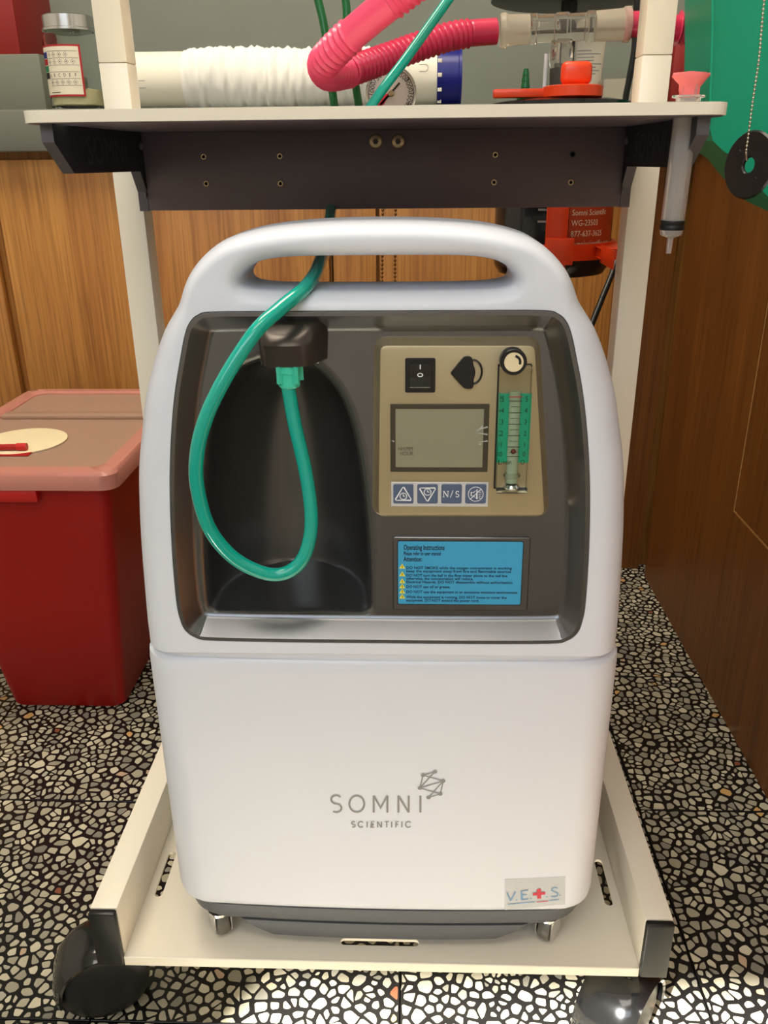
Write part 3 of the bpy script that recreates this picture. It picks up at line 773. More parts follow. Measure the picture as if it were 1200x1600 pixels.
kb = Vector((kc.x, fy(kc.z) + CP - .009, kc.z - .001))
L_ = (kc - kb).length
kn = lathe('knob', [(.0060, 0), (.0078, .002), (.0085, .004), (.0085, L_ - .001), (.0079, L_), (.0064, L_), (.0064, L_ - .0008)], kb, kc - kb, 'black_plastic', fmo, 28)
dv = (kc - kb).normalized(); ka, kb2 = frame(dv)
lathe('neck', [(.0048, -.001), (.0048, .006)], kb, Vector((0, 1, 0)), 'chrome', fmo, 16)
lathe('knob_cap', [(.0062, -.001), (.0062, .0001)], kc, dv, 'bin_disc', fmo, 24)
mk('knob_arrow', *strokevf(arc(0, 0, .0040, 80, -20, 10), .0016, lambda x, y: kc + dv * .0003 + Vector((x, 0, y))), 'print_black', fmo)
# ---- instruction plate
r_ = pxr(614, 838, 826, 952, FO)
ip = plate('instruction_plate', r_, FO + .002, FO - .0022, 'gunmetal', oc, .002, .0006)
r2 = pxr(622, 846, 815, 944, FO - .0022)
m_ = MB(); P = rrect(r2[0] - .0006, r2[1] + .0006, r2[2] - .0006, r2[3] + .0006, .0015, 3)
m_.add(fill([P], onp(FO - .00225))).build('label_border', 'print_black', ip)
m_ = MB(); P = rrect(*r2, .0012, 3); m_.add(fill([P], onp(FO - .0024))).build('blue_label', 'label_blue', ip)
LO = FO - .0026
def lab(body, px, py, size, sx, mat_mb, ww=None):
    q = onf(px, py, LO)
    if ww:
        e = onf(px + ww, py, LO); tv, _ = textvf(body, size, lambda x, y: Vector((x, y, 0)))
        sx = (e.x - q.x) / max(p.x for p in tv)
    mat_mb.add(textvf(body, size, lambda x, y: onp(LO)(q.x + x, q.z + y), sx, bold=.018))
m_ = MB()
lab('Operating Instructions', 630.5, 859, .0056, 1, m_, 64); lab('Attention:', 630.5, 877, .0052, 1, m_, 29)
m_.build('heading_print', 'print_black', ip)
m_ = MB(); lab('Please refer to user manual', 630.5, 867.5, .0042, 1, m_, 58)
for body, y, ww in (('DO NOT SMOKE while the oxygen concentrator is working', 889, 165), ('keep the equipment away from fire and flammable sources', 894.2, 164), ('DO NOT turn the ball in the flow meter above to the red line', 900.8, 158), ('otherwise, the concentration will reduce.', 905.8, 105),
                    ('Electrical Hazards. DO NOT disassemble without authorization', 911.2, 166), ('DO NOT use oil or grease.', 918.6, 69), ('DO NOT use the equipment in an excessive moisture environment', 926.6, 174), ('While the equipment is running, DO NOT move or cover the', 934.6, 157), ('equipment. DO NOT extend the power cord.', 939.8, 114)):
    lab(body, 634.5, y, .0030, 1, m_, ww)
m_.build('warning_print', 'print_navy', ip)
for y in (885, 897, 908, 916, 924, 932):
    q = onf(628.5, y, LO); s = .0022
    w_ = mk('warning_triangle', [(q.x - s * 1.05, fy(q.z) + LO, q.z - s * .8), (q.x + s * 1.05, fy(q.z) + LO, q.z - s * .8), (q.x, fy(q.z) + LO, q.z + s)], [(0, 1, 2)], 'yellow', ip)
    mk('exclamation', *strokevf([(q.x, q.z + s * .45), (q.x, q.z - s * .55)], .0004, onp(LO - .0001)), 'print_black', w_)
# ---- logo on the lower shell
def lfy(x): return LY + .005 * ((x - XC) / .1846) ** 2
def onl(off): return lambda x, z: (x, lfy(x) - off, z)
def lp(px, py): q = at(px, py, LY); return (q.x, q.z)
F_ = onl(.0004); m_ = MB(); sw = .0016
def pl(pts, w_=sw, closed=False): m_.add(strokevf([lp(*p) for p in pts], w_, F_, closed))
sS = lambda cx, cy, rx, ry: [(cx + rx * math.cos(math.radians(a)), cy - ry / 2 - ry / 2 * math.sin(math.radians(a))) for a in range(35, 271, 20)] + [(cx + rx * math.cos(math.radians(a)), cy + ry / 2 - ry / 2 * math.sin(math.radians(a))) for a in range(70, -146, -20)]
pl(sS(525.5, 1255.8, 8, 13.2))
pl([(557.5 + 11.6 * math.cos(2 * PI * k / 28), 1255.8 - 12.8 * math.sin(2 * PI * k / 28)) for k in range(28)], closed=True)
pl([(584, 1269.2), (584, 1243)]); pl([(605.2, 1269.2), (605.2, 1243)]); pl([(584, 1243), (594.6, 1261.5), (605.2, 1243)])
pl([(622.5, 1269.2), (622.5, 1243)]); pl([(638.5, 1269.2), (638.5, 1243)]); pl([(622.5, 1243), (638.5, 1269.2)])
pl([(656.8, 1269.2), (656.8, 1243)])
nd = [(679.7, 1205.7), (661, 1211), (692.5, 1220.3), (656, 1231), (688, 1240.5), (669.6, 1246)]
for a, b_ in ((0, 1), (1, 3), (1, 2), (0, 3), (3, 2), (3, 4), (2, 4), (2, 5), (4, 5)): pl([nd[a], nd[b_]], .0010)
for q in nd: c_ = lp(*q); m_.add(fill([circ(c_[0], c_[1], .0018, 12)], onl(.0005)))
# SCIENTIFIC drawn letter by letter
sw2 = .00105
lx = [549.5, 560, 572.6, 579.5, 589.5, 601.2, 611.5, 618.8, 628.5, 634.5]
def S2(pts, closed=False): m_.add(strokevf([lp(*p) for p in pts], sw2, F_, closed))
t0, t1, tm = 1283.4, 1292.4, 1287.9
S2(sS(552.2, tm, 2.8, 4.4)); S2([(567.2, t0 + 1.6)] + [(563.8 + 4.2 * math.cos(math.radians(a)), tm - 4.5 * math.sin(math.radians(a))) for a in range(60, 301, 24)] + [(567.2, t1 - 1.6)])
S2([(573.6, t0), (573.6, t1)]); S2([(585, t0), (580.5, t0), (580.5, t1), (585, t1)]); S2([(580.5, tm), (584.2, tm)])
S2([(590, t1), (590, t0)]); S2([(590, t0), (596, t1)]); S2([(596, t1), (596, t0)]); S2([(601, t0), (607.4, t0)]); S2([(604.2, t0), (604.2, t1)])
S2([(612, t0), (612, t1)]); S2([(622.8, t0), (618.6, t0), (618.6, t1)]); S2([(618.6, tm), (622, tm)]); S2([(628, t0), (628, t1)])
S2([(641.4, t0 + 1.6)] + [(638 + 4.2 * math.cos(math.radians(a)), tm - 4.5 * math.sin(math.radians(a))) for a in range(60, 301, 24)] + [(641.4, t1 - 1.6)])
m_.build('logo', 'print_grey', oc, label='grey SOMNI SCIENTIFIC lettering with node emblem')
# ---- sticker
sp = [lp(*p) for p in ((789, 1376), (884, 1374.5), (884, 1418), (789, 1424))]
st = MB().add(([onl(.0003)(*p) for p in sp] + [onl(-.0005)(*p) for p in sp], [(0, 1, 2, 3), (4, 5, 6, 7), (0, 1, 5, 4), (1, 2, 6, 5), (2, 3, 7, 6), (3, 0, 4, 7)])).build('sticker', 'sticker_film', oc, label='clear sticker with V.E.S. lettering and red cross')
m_ = MB(); F_ = onl(.0006)
def pl2(pts, w_=.0011): m_.add(strokevf([lp(*p) for p in pts], w_, F_))
pl2([(792.3, 1396.5), (798, 1409.3)]); pl2([(798, 1409.3), (806, 1395)])
pl2([(825.5, 1393.5), (815, 1394.8), (816, 1408.2), (826, 1407.2)]); pl2([(815.6, 1401.3), (823.8, 1400.2)])
pl2([(871.6 + a, 1398 + b_) for a, b_ in ((.5, -6), (-3.5, -7.2), (-8, -6), (-9, -3), (-5.5, -1), (-2, .2), (.8, 3), (0, 6), (-4, 7.4), (-10, 6.6))])
for q in ((807.5, 1408.3), (830, 1406.7), (855, 1404.8), (876, 1403.2)):
    c_ = lp(*q); m_.add(fill([circ(c_[0], c_[1], .0007, 8)], F_))
pl2([(794, 1414.8), (836, 1412)], .0008); pl2([(859, 1411), (874, 1409.8)], .0009)
m_.build('sticker_lettering', 'pale_blue', st)
m_ = MB(); F_ = onl(.0007)
m_.add(strokevf([lp(833, 1400), lp(852.5, 1398.8)], .0030, F_)); m_.add(strokevf([lp(842.4, 1391.8), lp(843, 1407)], .0034, onl(.00075)))
m_.add(strokevf([lp(839, 1412.4), lp(857, 1411.2)], .0008, F_)); m_.build('red_cross', 'red_mark', st)

# ================================================================== OXYGEN HOSE
hp = [(860, -430, 1.02), (810, -190, 1.0), (742, -60, .97), (700, 0, .95), (640, 84, .93), (577, 170, .90), (545, 240, .87), (521, 312, .82), (514.5, 348, .76), (508, 392, .68), (500, 408, .635), (492, 428, .60), (474, 452, .565), (438, 482, .545), (398, 520, .530), (352, 590, .520), (321, 655, .514), (307.5, 712, .512), (309, 765, .513), (327, 825, .516), (362, 869, .520), (405, 893, .524), (440, 897, .527), (468, 880, .530), (483, 845, .534), (486, 800, .538), (477, 735, .543), (461, 665, .547), (452, 615, .5495), (450.5, 603, .550)]
hw = [at(*p) for p in hp]
ho = thing('oxygen_hose', 'glossy teal oxygen hose looping from the concentrator outlet up through its handle', 'hose', hw[22])
tube('hose', spline(hw, 8), .0048, 'teal_hose', ho, 16)
ctop = Vector((X0 + .0010, .5510, .6555)); cdir = Vector((.0015, 0, -1))
cn = lathe('connector', [(.0080, 0), (.0084, .001), (.0084, .006), (.0074, .0066), (.0074, .0150), (.0066, .0162), (.0036, .0163), (.0036, .0215)], ctop, cdir, 'teal_fitting', ho, 8, 20)
for a in (-.9, -2.2, .5, 2.1):
    u = Vector((math.cos(a), math.sin(a), 0)); c_ = ctop + u * .0085 + Vector((0, 0, -.0066)); pp = Vector((-u.y, u.x, 0))
    v = [c_ + u * i * .0016 + pp * j * .0013 + Vector((0, 0, k * .0058)) for i in (-1, 1) for j in (-1, 1) for k in (-1, 1)]
    mk('wing', v, [(0, 1, 3, 2), (4, 6, 7, 5), (0, 4, 5, 1), (2, 3, 7, 6), (0, 2, 6, 4), (1, 5, 7, 3)], 'teal_fitting', cn)

# ================================================================== CART
ct = thing('equipment_cart', 'white steel equipment cart with tray base, posts and dark shelf brackets', 'cart', (0, 0.70, 0))
TZ = .125
slots = [rrect(-.0355, .0355, .5485, .5555, .0034, 4), rrect(-.2205, -.2125, .598, .655, .0039, 4), rrect(.2125, .2205, .598, .655, .0039, 4)]
tray = MB().add(prismvf([[(-.228, .532), (.228, .532), (.228, .90), (-.228, .90)]] + slots, lambda x, y: (x, y, TZ), lambda x, y: (x, y, TZ - .003)))
tray.add(boxvf(-.228, .228, .5305, .5328, TZ - .010, TZ + .0005, .0006, 1))
tray.build('tray', 'white_paint', ct)
for s in (-1, 1):
    xa, xb = (-.252, -.2278) if s < 0 else (.2278, .252)
    rl = box('side_rail', xa, xb, .5345, .90, .119, .180, 'white_paint', ct, .0016)
    box('end_cap', xa + .0002, xb - .0002, .5275, .5344, .1175, .1798, 'black_plastic', rl, .002)
    pa, pb = (-.2518, -.2262) if s < 0 else (.2262, .2518)
    zs = at(158, 98, .834).z
    pst = box('post', pa, pb, .834, .862, .1802, zs - .0002, 'white_paint', ct, .0010)
    box('post_extension', pa, pb, .834, .862, zs + .0002, 1.35, 'white_paint', ct, .0010)
    # bracket
    bp = [(.6035, .8030), (.6030, .7920), (.6313, .7722), (.785, .7716), (.7985, .7543), (.7985, .7382), (.8040, .7382), (.8040, .8030)]
    bi, bo = (-.2105, -.2188) if s < 0 else (.2105, .2188)
    bm = bmesh.new(); va = [bm.verts.new((bi, y, z)) for y, z in bp]; vb = [bm.verts.new((bo, y, z)) for y, z in bp]
    n = len(bp); bm.faces.new(va); bm.faces.new(vb)
    for i in range(n): bm.faces.new((va[i], va[(i + 1) % n], vb[(i + 1) % n], vb[i]))
    v, f = bmvf(bm)
    br = mk('bracket', v, f, 'bracket_black', ct)
    br.data.materials.append(MATS['bracket_edge'])
    for p in br.data.polygons:
        if abs(p.normal.x) < 0.5: p.material_index = 1
    xi = bi + (.0002 if s < 0 else -.0002)
    # the raised SOMNI lettering reads on the inner faces
    yy0 = .66 if s < 0 else .765
    em = MB().add(textvf('SOMNI', .0290, (lambda xi, yy0, s: lambda x, y: (xi, yy0 + (x if s < 0 else -x), .7778 + y))(xi, yy0, s), 1.05))
    em.build('raised_lettering', 'emboss', br)
    for z in (.792, .752):
        lathe('bracket_screw', [(.0034, 0), (.0034, .0012), (.0022, .0018)], (bi, .7935, z), (1 if s < 0 else -1, 0, 0), 'charcoal_steel', br, 14)
sh_out = rrect(-.2295, .2295, .594, .880, .016, 8)
hol = [circ(-.2075, .622, .0085, 20), circ(.2075, .622, .0085, 20)]
MB().add(prismvf([sh_out] + hol, lambda x, y: (x, y, .8110), lambda x, y: (x, y, .8036))).build('shelf_top', 'white_paint', ct)
MB().add(prismvf([inset(sh_out, .0015)] + hol, lambda x, y: (x, y, .8037), lambda x, y: (x, y, .8030))).build('shelf_underside', 'charcoal_steel', ct)
cb = box('cross_panel', -.2104, .2104, .7985, .8025, .7385, .8030, 'charcoal_steel', ct, .0008)
for px, py in ((318, 245), (437, 244), (322, 287), (438, 287), (774, 242), (895, 241), (772, 285), (892, 285)):
    q = at(px, py, .798); br = px != 895
    lathe('threaded_hole', [(.0024, 0), (.0024, .0008), (.0015, .0008), (.0015, .0001)], (q.x, .7986, q.z), (0, -1, 0), 'brass' if br else 'black_plastic', cb, 12)
for px in (587, 622):
    q = at(px, 221, .797)
    bt = lathe('bolt', [(.0062, 0), (.0062, .0012), (.0052, .003), (.0032, .0036)], (q.x, .7986, q.z), (0, -1, 0), 'brass', cb, 18)
    lathe('bolt_socket', [(.0026, 0), (.0026, .0002)], (q.x, .7950, q.z), (0, -1, 0), 'black_plastic', bt, 6)
def caster(x, y, sw_, hood):
    """twin-wheel swivel caster; sw_ = heading of the trailing wheel"""
    t = lathe('caster', [(.009, .085), (.009, .1185), (.012, .119)], (x, y, 0), (0, 0, 1), 'chrome', ct, 18)
    d = Vector((math.cos(sw_), math.sin(sw_), 0)); ax = Vector((-d.y, d.x, 0)); c = Vector((x, y, .043)) + d * .020
    for s in (-1, 1):
        lathe('wheel', [(.010, .004), (.036, .0045), (.0420, .007), (.0430, .012), (.0415, .019), (.036, .0225), (.030, .0235), (.004, .0245)], c, ax * s, 'caster_tyre', t, 40)
    # hood: an arc of shell over the wheels
    a0 = math.atan2(0, 1); rings = []
    NA = 18
    for k in range(NA + 1):
        a = math.radians(200 - 215 * k / NA) if hood else math.radians(190 - 150 * k / NA)
        u = d * math.cos(a) * -1 + Vector((0, 0, 1)) * math.sin(a)
        ring = []
        for j in range(9):
            b_ = -1 + 2 * j / 8; rr_ = .0475 - .006 * b_ ** 4
            ring.append(c + u * rr_ + ax * (.0275 * b_))
        for j in range(9):
            b_ = 1 - 2 * j / 8; ring.append(c + u * (.0445 - .006 * b_ ** 4) + ax * (.0262 * b_))
        rings.append(ring)
    mk('hood', *loftvf(rings), 'caster_hood', t, 40)
    mk('stem_block', *lathevf([(.012, .060), (.017, .074), (.016, .090), (.010, .093)], (x, y, 0), (0, 0, 1), 20), 'caster_hood', t, 40)
caster(-.256, .590, math.radians(200), False)
caster(.236, .572, math.radians(232), True)
caster(-.236, .868, math.radians(60), True); caster(.236, .868, math.radians(120), True)

# ================================================================== SHARPS BIN
bx0, bx1, by0, by1 = -.592, -.4165, 1.07, 1.385
sb = thing('sharps_bin', 'red plastic sharps bin with translucent hinged lid left of the concentrator', 'sharps bin', ((bx0 + bx1) / 2, (by0 + by1) / 2, 0))
def rr3(x0, x1, y0, y1, r, z): return [(x, y, z) for x, y in rrect(x0, x1, y0, y1, r, 5)]
def binring(t_, g=0.0, r=.018, z=None):
    return rr3(bx0 - .058 * t_ - g, bx1 + .040 * t_ + g, by0 - .035 * t_ - g, by1 + .065 * t_ + g, r, .395 * t_ if z is None else z)
rg = [rr3(bx0 + .004, bx1 - .004, by0 + .004, by1 - .004, .016, 0), binring(.012), binring(.5), binring(.965), binring(.97, .005), binring(1.0, .005), binring(1.0, -.004), binring(.5, -.004), binring(.05, -.004)]
mk('body', *loftvf(rg), 'bin_red', sb, 40)
zt = .397
lr = [binring(1.0, .013, .022, zt - .018), binring(1.0, .013, .022, zt + .002), binring(1.0, .009, .022, zt + .007), binring(1.0, -.010, .018, zt + .008), binring(1.0, -.0135, .018, zt + .0045), binring(1.0, -.0135, .018, zt + .001), binring(1.0, .0085, .022, zt + .001), binring(1.0, .0105, .022, zt - .018), binring(1.0, .013, .022, zt - .018)]
mk('lid_rim', *loftvf(lr, True, (False, False)), 'lid_pink', sb, 40)
ld = mk('lid', *loftvf([binring(1.0, -.0137, .018, zt + .001), binring(1.0, -.0137, .018, zt + .003)]), 'bin_lid_clear', sb, 40)
lb = binring(1.0, -.018, .018, zt + .003)
xs_ = [p[0] for p in lb]; ys_ = [p[1] for p in lb]
ym = min(ys_) + (max(ys_) - min(ys_)) * .60
box('hinge_ridge', min(xs_), max(xs_), ym, ym + .024, zt + .002, zt + .010, 'bin_lid_clear', ld, .003)
q = at(48, 677, 1.18)
disc_c = Vector((q.x - .006, 1.165, zt + .0036))
dk = lathe('opening_disc', [(.062, 0), (.062, .0016), (.060, .002)], disc_c, (0, 0, 1), 'bin_disc', ld, 40, label='cream slotted disc in the lid')
m_ = MB()
for k in range(8):
    a = 2 * PI * k / 8 + .2; m_.add(strokevf([(disc_c.x + .006 * math.cos(a), disc_c.y + .006 * math.sin(a)), (disc_c.x + .058 * math.cos(a), disc_c.y + .058 * math.sin(a))], .0012, lambda x, y: (x, y, disc_c.z + .0022)))
m_.build('disc_rib', 'paper', dk)
m_ = MB(); A = Vector((disc_c.x - .05, disc_c.y - .047, zt + .008)); B_ = Vector((disc_c.x + .035, disc_c.y - .038, zt + .008))
m_.add(boxvf(A.x, B_.x, disc_c.y - .066, disc_c.y - .030, zt + .0032, zt + .0052, .0008, 1)); m_.build('opening', 'bin_red', ld)
o = thing('used_vial', 'small dark red tube lying in the sharps bin lid opening', 'tube', (disc_c.x - .01, disc_c.y - .046, zt + .0055))
mk('tube_body', *tubevf([(disc_c.x - .075, disc_c.y - .050, zt + .0105), (disc_c.x + .012, disc_c.y - .046, zt + .0105)], .0045, 12), 'bin_red', o, 40)
mk('tube_cap', *tubevf([(disc_c.x + .0122, disc_c.y - .046, zt + .0108), (disc_c.x + .026, disc_c.y - .0455, zt + .0108)], .0055, 12), 'bin_red_bright', o, 40)
yf = min(p[1] for p in binring(1.0, .013))
box('latch_tab', -.66, bx1 - .055, by0 - .046, by0 - .030, zt - .036, zt - .019, 'bin_red_bright', sb, .002)

# ================================================================== BEHIND THE SHELF
# canister and orange holder
KC = Vector((.187, 1.02)); KR = .066
cn_ = thing('charcoal_canister', 'black charcoal canister with orange printed label held behind the shelf', 'canister', (KC.x, KC.y, .655))
lathe('canister_body', [(.050, 0), (.060, .002), (KR - .001, .010), (KR, .018), (KR, .165), (.062, .170)], (KC.x, KC.y, .655), (0, 0, 1), 'canister_black', cn_, 48)
lathe('lid', [(.062, 0), (.074, .0005), (.074, .008), (.060, .0105)], (KC.x, KC.y, .8255), (0, 0, 1), 'canister_black', cn_, 48)
def cyl(a, z, r=KR + .0004): return (KC.x + r * math.sin(a), KC.y - r * math.cos(a), z)
a0, a1 = .10, 1.18
v = [cyl(a0 + (a1 - a0) * k / 16, z) for z in (.676, .815) for k in range(17)]
lb_ = mk('label', v, [(k, k + 1, 18 + k, 17 + k) for k in range(16)], 'canister_label', cn_, 60)
m_ = MB()
for body, z in (('Somni Scientific', .722), ('WG-23503', .7115), ('877-637-3625', .7005), ('somniscientific.com', .690)):
    m_.add(textvf(body, .0085, (lambda z: lambda x, y: cyl(.14 + x / KR, z + y, KR + .0008))(z), .85))
m_.add(strokevf([(.22 + .5 * k / 8, .7375) for k in range(9)], .0032, lambda a, z: cyl(a, z, KR + .0008)))      # a line too blurred to read
m_.build('label_print', 'paper', lb_)
m_ = MB()
for k, z in enumerate((.752, .740, .728, .716)): m_.add(strokevf([(-.40 + .18 * q / 5, z) for q in range(6)], .0022, lambda a, z: cyl(a, z, KR + .0008)))
m_.build('side_print', 'print_grey', cn_)
hd = thing('canister_holder', 'bright orange plastic holder with ring and strap around the black canister', 'holder', (KC.x, KC.y, .66))
def ring_(z0, z1, r0, r1): return [(r1, z0), (r1, z1), (r0, z1), (r0, z0), (r1, z0)]
lathe('ring', ring_(0, .017, KR + .0010, KR + .0050), (KC.x, KC.y, .6755), (0, 0, 1), 'orange', hd, 48, 30, (False, False))
box('strap', KC.x - .018, KC.x + .005, KC.y - KR - .0075, KC.y - KR - .0015, .640, .8180, 'orange', hd, .0012)
box('strap_clip', KC.x - .018, KC.x + .012, KC.y - KR - .0105, KC.y - KR - .0077, .672, .7000, 'orange', hd, .001)
v, f = boxvf(KC.x - .014, KC.x + .003, KC.y - KR - .0070, KC.y - KR - .0020, .600, .640, .001); mk('strap_tail', v, f, 'orange', hd, 35)
tp_ = at(905, 165, .945)
OX = at(897, 150, .985).x
lathe('ring_top', [(.029, 0), (.031, .001), (.031, .0105), (.028, .0115), (.0, .0115)], (OX - .002, .985, .8362), (0, 0, 1), 'orange', hd, 32)
v, f = boxvf(OX - .0165, OX + .0155, .972, .984, .8478, .8700, .006, 3); mk('thumb_tab', v, f, 'orange', hd, 40)
v, f = boxvf(at(770, 150, .985).x, OX - .029, .979, .991, .837, .8455, .002); mk('top_arm', v, f, 'orange', hd, 40)
box('post_arm', KC.x + KR + .004, .2262, .930, 1.01, .680, .690, 'orange', hd, .001)
box('post_clamp', .2256, .2262, .868, .932, .676, .694, 'orange', hd, .0002)
gb = at(820, 165, .99)
gb = at(821, 165, 1.0); nz = thing('hose_barb', 'small green stepped hose barb on the canister lid', 'barb', (gb.x, 1.01, .836))
lathe('barb_base', [(.0085, 0), (.0085, .006), (.0045, .0062)], (gb.x, 1.01, .836), (0, 0, 1), 'green_tube', nz, 8, 20)
lathe('barb_spike', [(.0058, 0), (.0046, .006), (.0052, .0062), (.0040, .012), (.0045, .0122), (.0032, .018), (.0037, .0182), (.0024, .0240)], (gb.x, 1.01, .8422), (0, 0, 1), 'green_tube', nz, 16)
# pink breathing circuit with clear tee
bc = thing('breathing_circuit', 'pink corrugated breathing hoses joined by a clear plastic tee above the shelf', 'breathing hose', at(700, 60, .9))
def corr(path, r, name='hose', pitch=.0066, amp=.0013, mat='pink_rubber', smooth_spans=()):
    P = resample(spline(path, 12), pitch / 6); rad = []
    for i in range(len(P)):
        u = i / len(P); fl = any(a <= u <= b for a, b in smooth_spans)
        rad.append(r - amp * .4 if fl else r - amp + 2 * amp * (0.5 + 0.5 * math.cos(2 * PI * i / 6)) ** 1.6)
    return tube(name, P, rad, mat, bc, 20, 60)
p1 = [at(*q) for q in ((775, 49, 1.085), (735, 52, 1.08), (700, 58, 1.07), (650, 74, 1.055), (590, 96, 1.03), (545, 112, 1.00))]
corr(p1, .0140, mat='pink_shaded', smooth_spans=((0, .15),))
p2 = [at(*q) for q in ((545, 112, 1.00), (515, 116, .97), (505, 102, .94), (518, 84, .92), (545, 58, .905), (590, 20, .89), (625, -8, .88), (690, -60, .86), (780, -150, .85), (860, -300, .86), (900, -460, .88))]
corr(p2, .0150, 'hose_end', smooth_spans=((.27, .385),))
TY = 1.09; a = at(785, 48, TY); b_ = at(985, 38, TY); ax = (b_ - a).normalized(); Lr = (b_ - a).length
def T(u): return a + ax * (Lr * u)
lathe('cuff', [(.0165, 0), (.0178, .002), (.0182, .006), (.0160, .009), (.0152, Lr * .23)], T(-.02), ax, 'frosted', bc, 28)
lathe('cuff', [(.0152, 0), (.0160, Lr * .14), (.0162, Lr * .22), (.0182, Lr * .23), (.0182, Lr * .27), (.0160, Lr * .28)], T(.72), ax, 'frosted', bc, 28)
lathe('tee_run', [(.0142, 0), (.0156, .001), (.0156, .008), (.0138, .009), (.0138, Lr * .2), (.0154, Lr * .21), (.0154, Lr * .30), (.0138, Lr * .31), (.0138, Lr * .44), (.0156, Lr * .45), (.0156, Lr * .50), (.0145, Lr * .51)], T(.215), ax, 'clear_plastic', bc, 28)
tc_ = T(.47)
lathe('tee_branch', [(.0118, .012), (.0118, .018), (.0134, .020), (.0134, .036), (.0120, .038), (.0120, .072), (.010, .073)], tc_, (0.02, 0, -1), 'clear_plastic', bc, 28)
lathe('inner_plunger', [(.0102, .040), (.0102, .0715)], tc_, (0.02, 0, -1), 'disc_dark', bc, 20)
lathe('side_tab', [(.0022, 0), (.0022, .038)], tc_ + Vector((-.0165, -.002, -.064)), (0, 0, 1), 'print_white', bc, 8)
p3 = [at(*q) for q in ((980, 39, TY), (1003, 38, TY), (1030, 42, 1.09), (1060, 44, 1.09))]
P3 = spline(p3, 8); tube('hose_stub', P3, .0132, 'pink_shaded', bc, 20)
p4 = [at(*q) for q in ((1060, 44, 1.09), (1078, 45, 1.09), (1100, 46, 1.09), (1150, 40, 1.09))]
corr(p4, .0165, 'hose_tail')
# two green tubes that come down on to the shelf
for px0, px1, px2, lab_ in ((497, 507, 523, 'thin dark green tube at the left, just above the pink hose bend'), (540, 543, 561, 'thin dark green tube nearer the pressure gauge, right of its twin')):
    yt = 1.03 if px0 < 520 else 1.045; zz = .795 if px0 < 520 else .783
    P = [at(px0 - 40, -420, yt + .10), at(px0 - 30, -200, yt + .05), at(px0 - 14, -60, yt + .02), at(px0, 0, yt + .01), at(px1, 45, yt + .005), at(px1 + (px2 - px1) * .55, 115, yt + .002), at(px2, 168, yt)]
    q = P[-1]; P += [Vector((q.x + .004, yt, zz + .012)), Vector((q.x + .022, yt, zz)), Vector((.06, yt - .006, zz)), Vector((KC.x - KR - .0005, KC.y, zz))]
    t = thing('green_tube', lab_, 'tube', (q.x, q.y, zz), 'dark green gas tubes'); tube('tube', spline(P, 8), .0044, 'green_tube', t, 12)
# white tube roll with blue end on the worktop
FYc = 1.625; FR = .0455; fz = CZ1 + FR + .0005
xs = [at(205, 120, FYc).x - .03, at(293, 120, FYc).x, at(570, 120, FYc).x, at(682, 120, FYc).x, at(720, 120, FYc).x]
ft = thing('filter_tube', 'white cylinder with gathered cloth sleeve and blue end cap lying on the worktop', 'filter tube', ((xs[0] + xs[4]) / 2, FYc, CZ1))
lathe('core_tube', [(FR - .002, 0), (FR, .002), (FR, xs[3] - xs[0])], (xs[0], FYc, fz), (1, 0, 0), 'cream_tube', ft, 48)
nx, na = 150, 72; rnd2 = random.Random(5); v = []
ph = [rnd2.uniform(0, 6.28) for _ in range(40)]
for i in range(nx + 1):
    u = i / nx; x = xs[1] + (xs[2] + .075 - xs[1]) * u
    for k in range(na):
        th = 2 * PI * k / na
        w_ = 0.0
        for q, (fx, ft_) in enumerate(((41, 1), (67, 2), (93, -1), (131, 3), (57, -2), (23, 2))):
            w_ += math.sin(fx * u * 2.1 + ft_ * th + ph[q] + 1.2 * math.sin(th * 3 + ph[q + 8] + 6 * u)) * (0.62 if q < 3 else 0.45)
        e = min(1, u * 14, (1 - u) * 14)
        r = FR + .0014 + (.0020 + .0015 * w_) * (.4 + .6 * e) + .0022 * math.sin(7 * u + 2 * th) * e
        r = max(r, FR + .0004)
        zz = fz + r * math.cos(th)
        v.append((x, FYc - r * math.sin(th), max(zz, CZ1 + .0003)))
f = [(i * na + k, i * na + (k + 1) % na, (i + 1) * na + (k + 1) % na, (i + 1) * na + k) for i in range(nx) for k in range(na)]
mk('cloth_sleeve', v, f, 'fabric_white', ft, 80)
lathe('end_cap', [(FR - .001, 0), (FR + .002, .0005), (FR + .002, .006), (FR + .001, .0062), (FR + .001, xs[4] - xs[3] - .006), (FR + .002, xs[4] - xs[3] - .005), (FR + .002, xs[4] - xs[3]), (FR - .006, xs[4] - xs[3])], (xs[3], FYc, fz), (1, 0, 0), 'navy_cap', ft, 48)
for k in range(5):
    a = PI / 2 + (-.95 + k * .47); c_ = Vector((xs[3] + .004, FYc - (FR + .002) * math.sin(a), fz + (FR + .002) * math.cos(a)))
    box('cap_lug', c_.x - .003, c_.x + .004, c_.y - .0012, c_.y + .002, c_.z - .003, c_.z + .003, 'cream_tube', ft, .0005)
def onft(x, s): return (x, FYc - (FR + .0004) * math.sin(PI / 2 - s / FR), fz + (FR + .0004) * math.cos(PI / 2 - s / FR))
m_ = MB(); ux = at(662, 110, FYc - FR).x
m_.add(strokevf([(ux - .007, .017)] + [(ux + .002 + .0055 * math.cos(math.radians(a)), .0115 + .0055 * math.sin(math.radians(a))) for a in range(90, -91, -18)] + [(ux - .007, .006)], .0011, onft))
cx_ = at(222, 128, FYc - FR).x
m_.add(strokevf([(cx_ - .006, -.002), (cx_ + .005, -.002)], .0008, onft)).add(strokevf([(cx_ - .006, -.013), (cx_ + .005, -.013)], .0008, onft))
m_.build('tube_print', 'print_grey', ft)
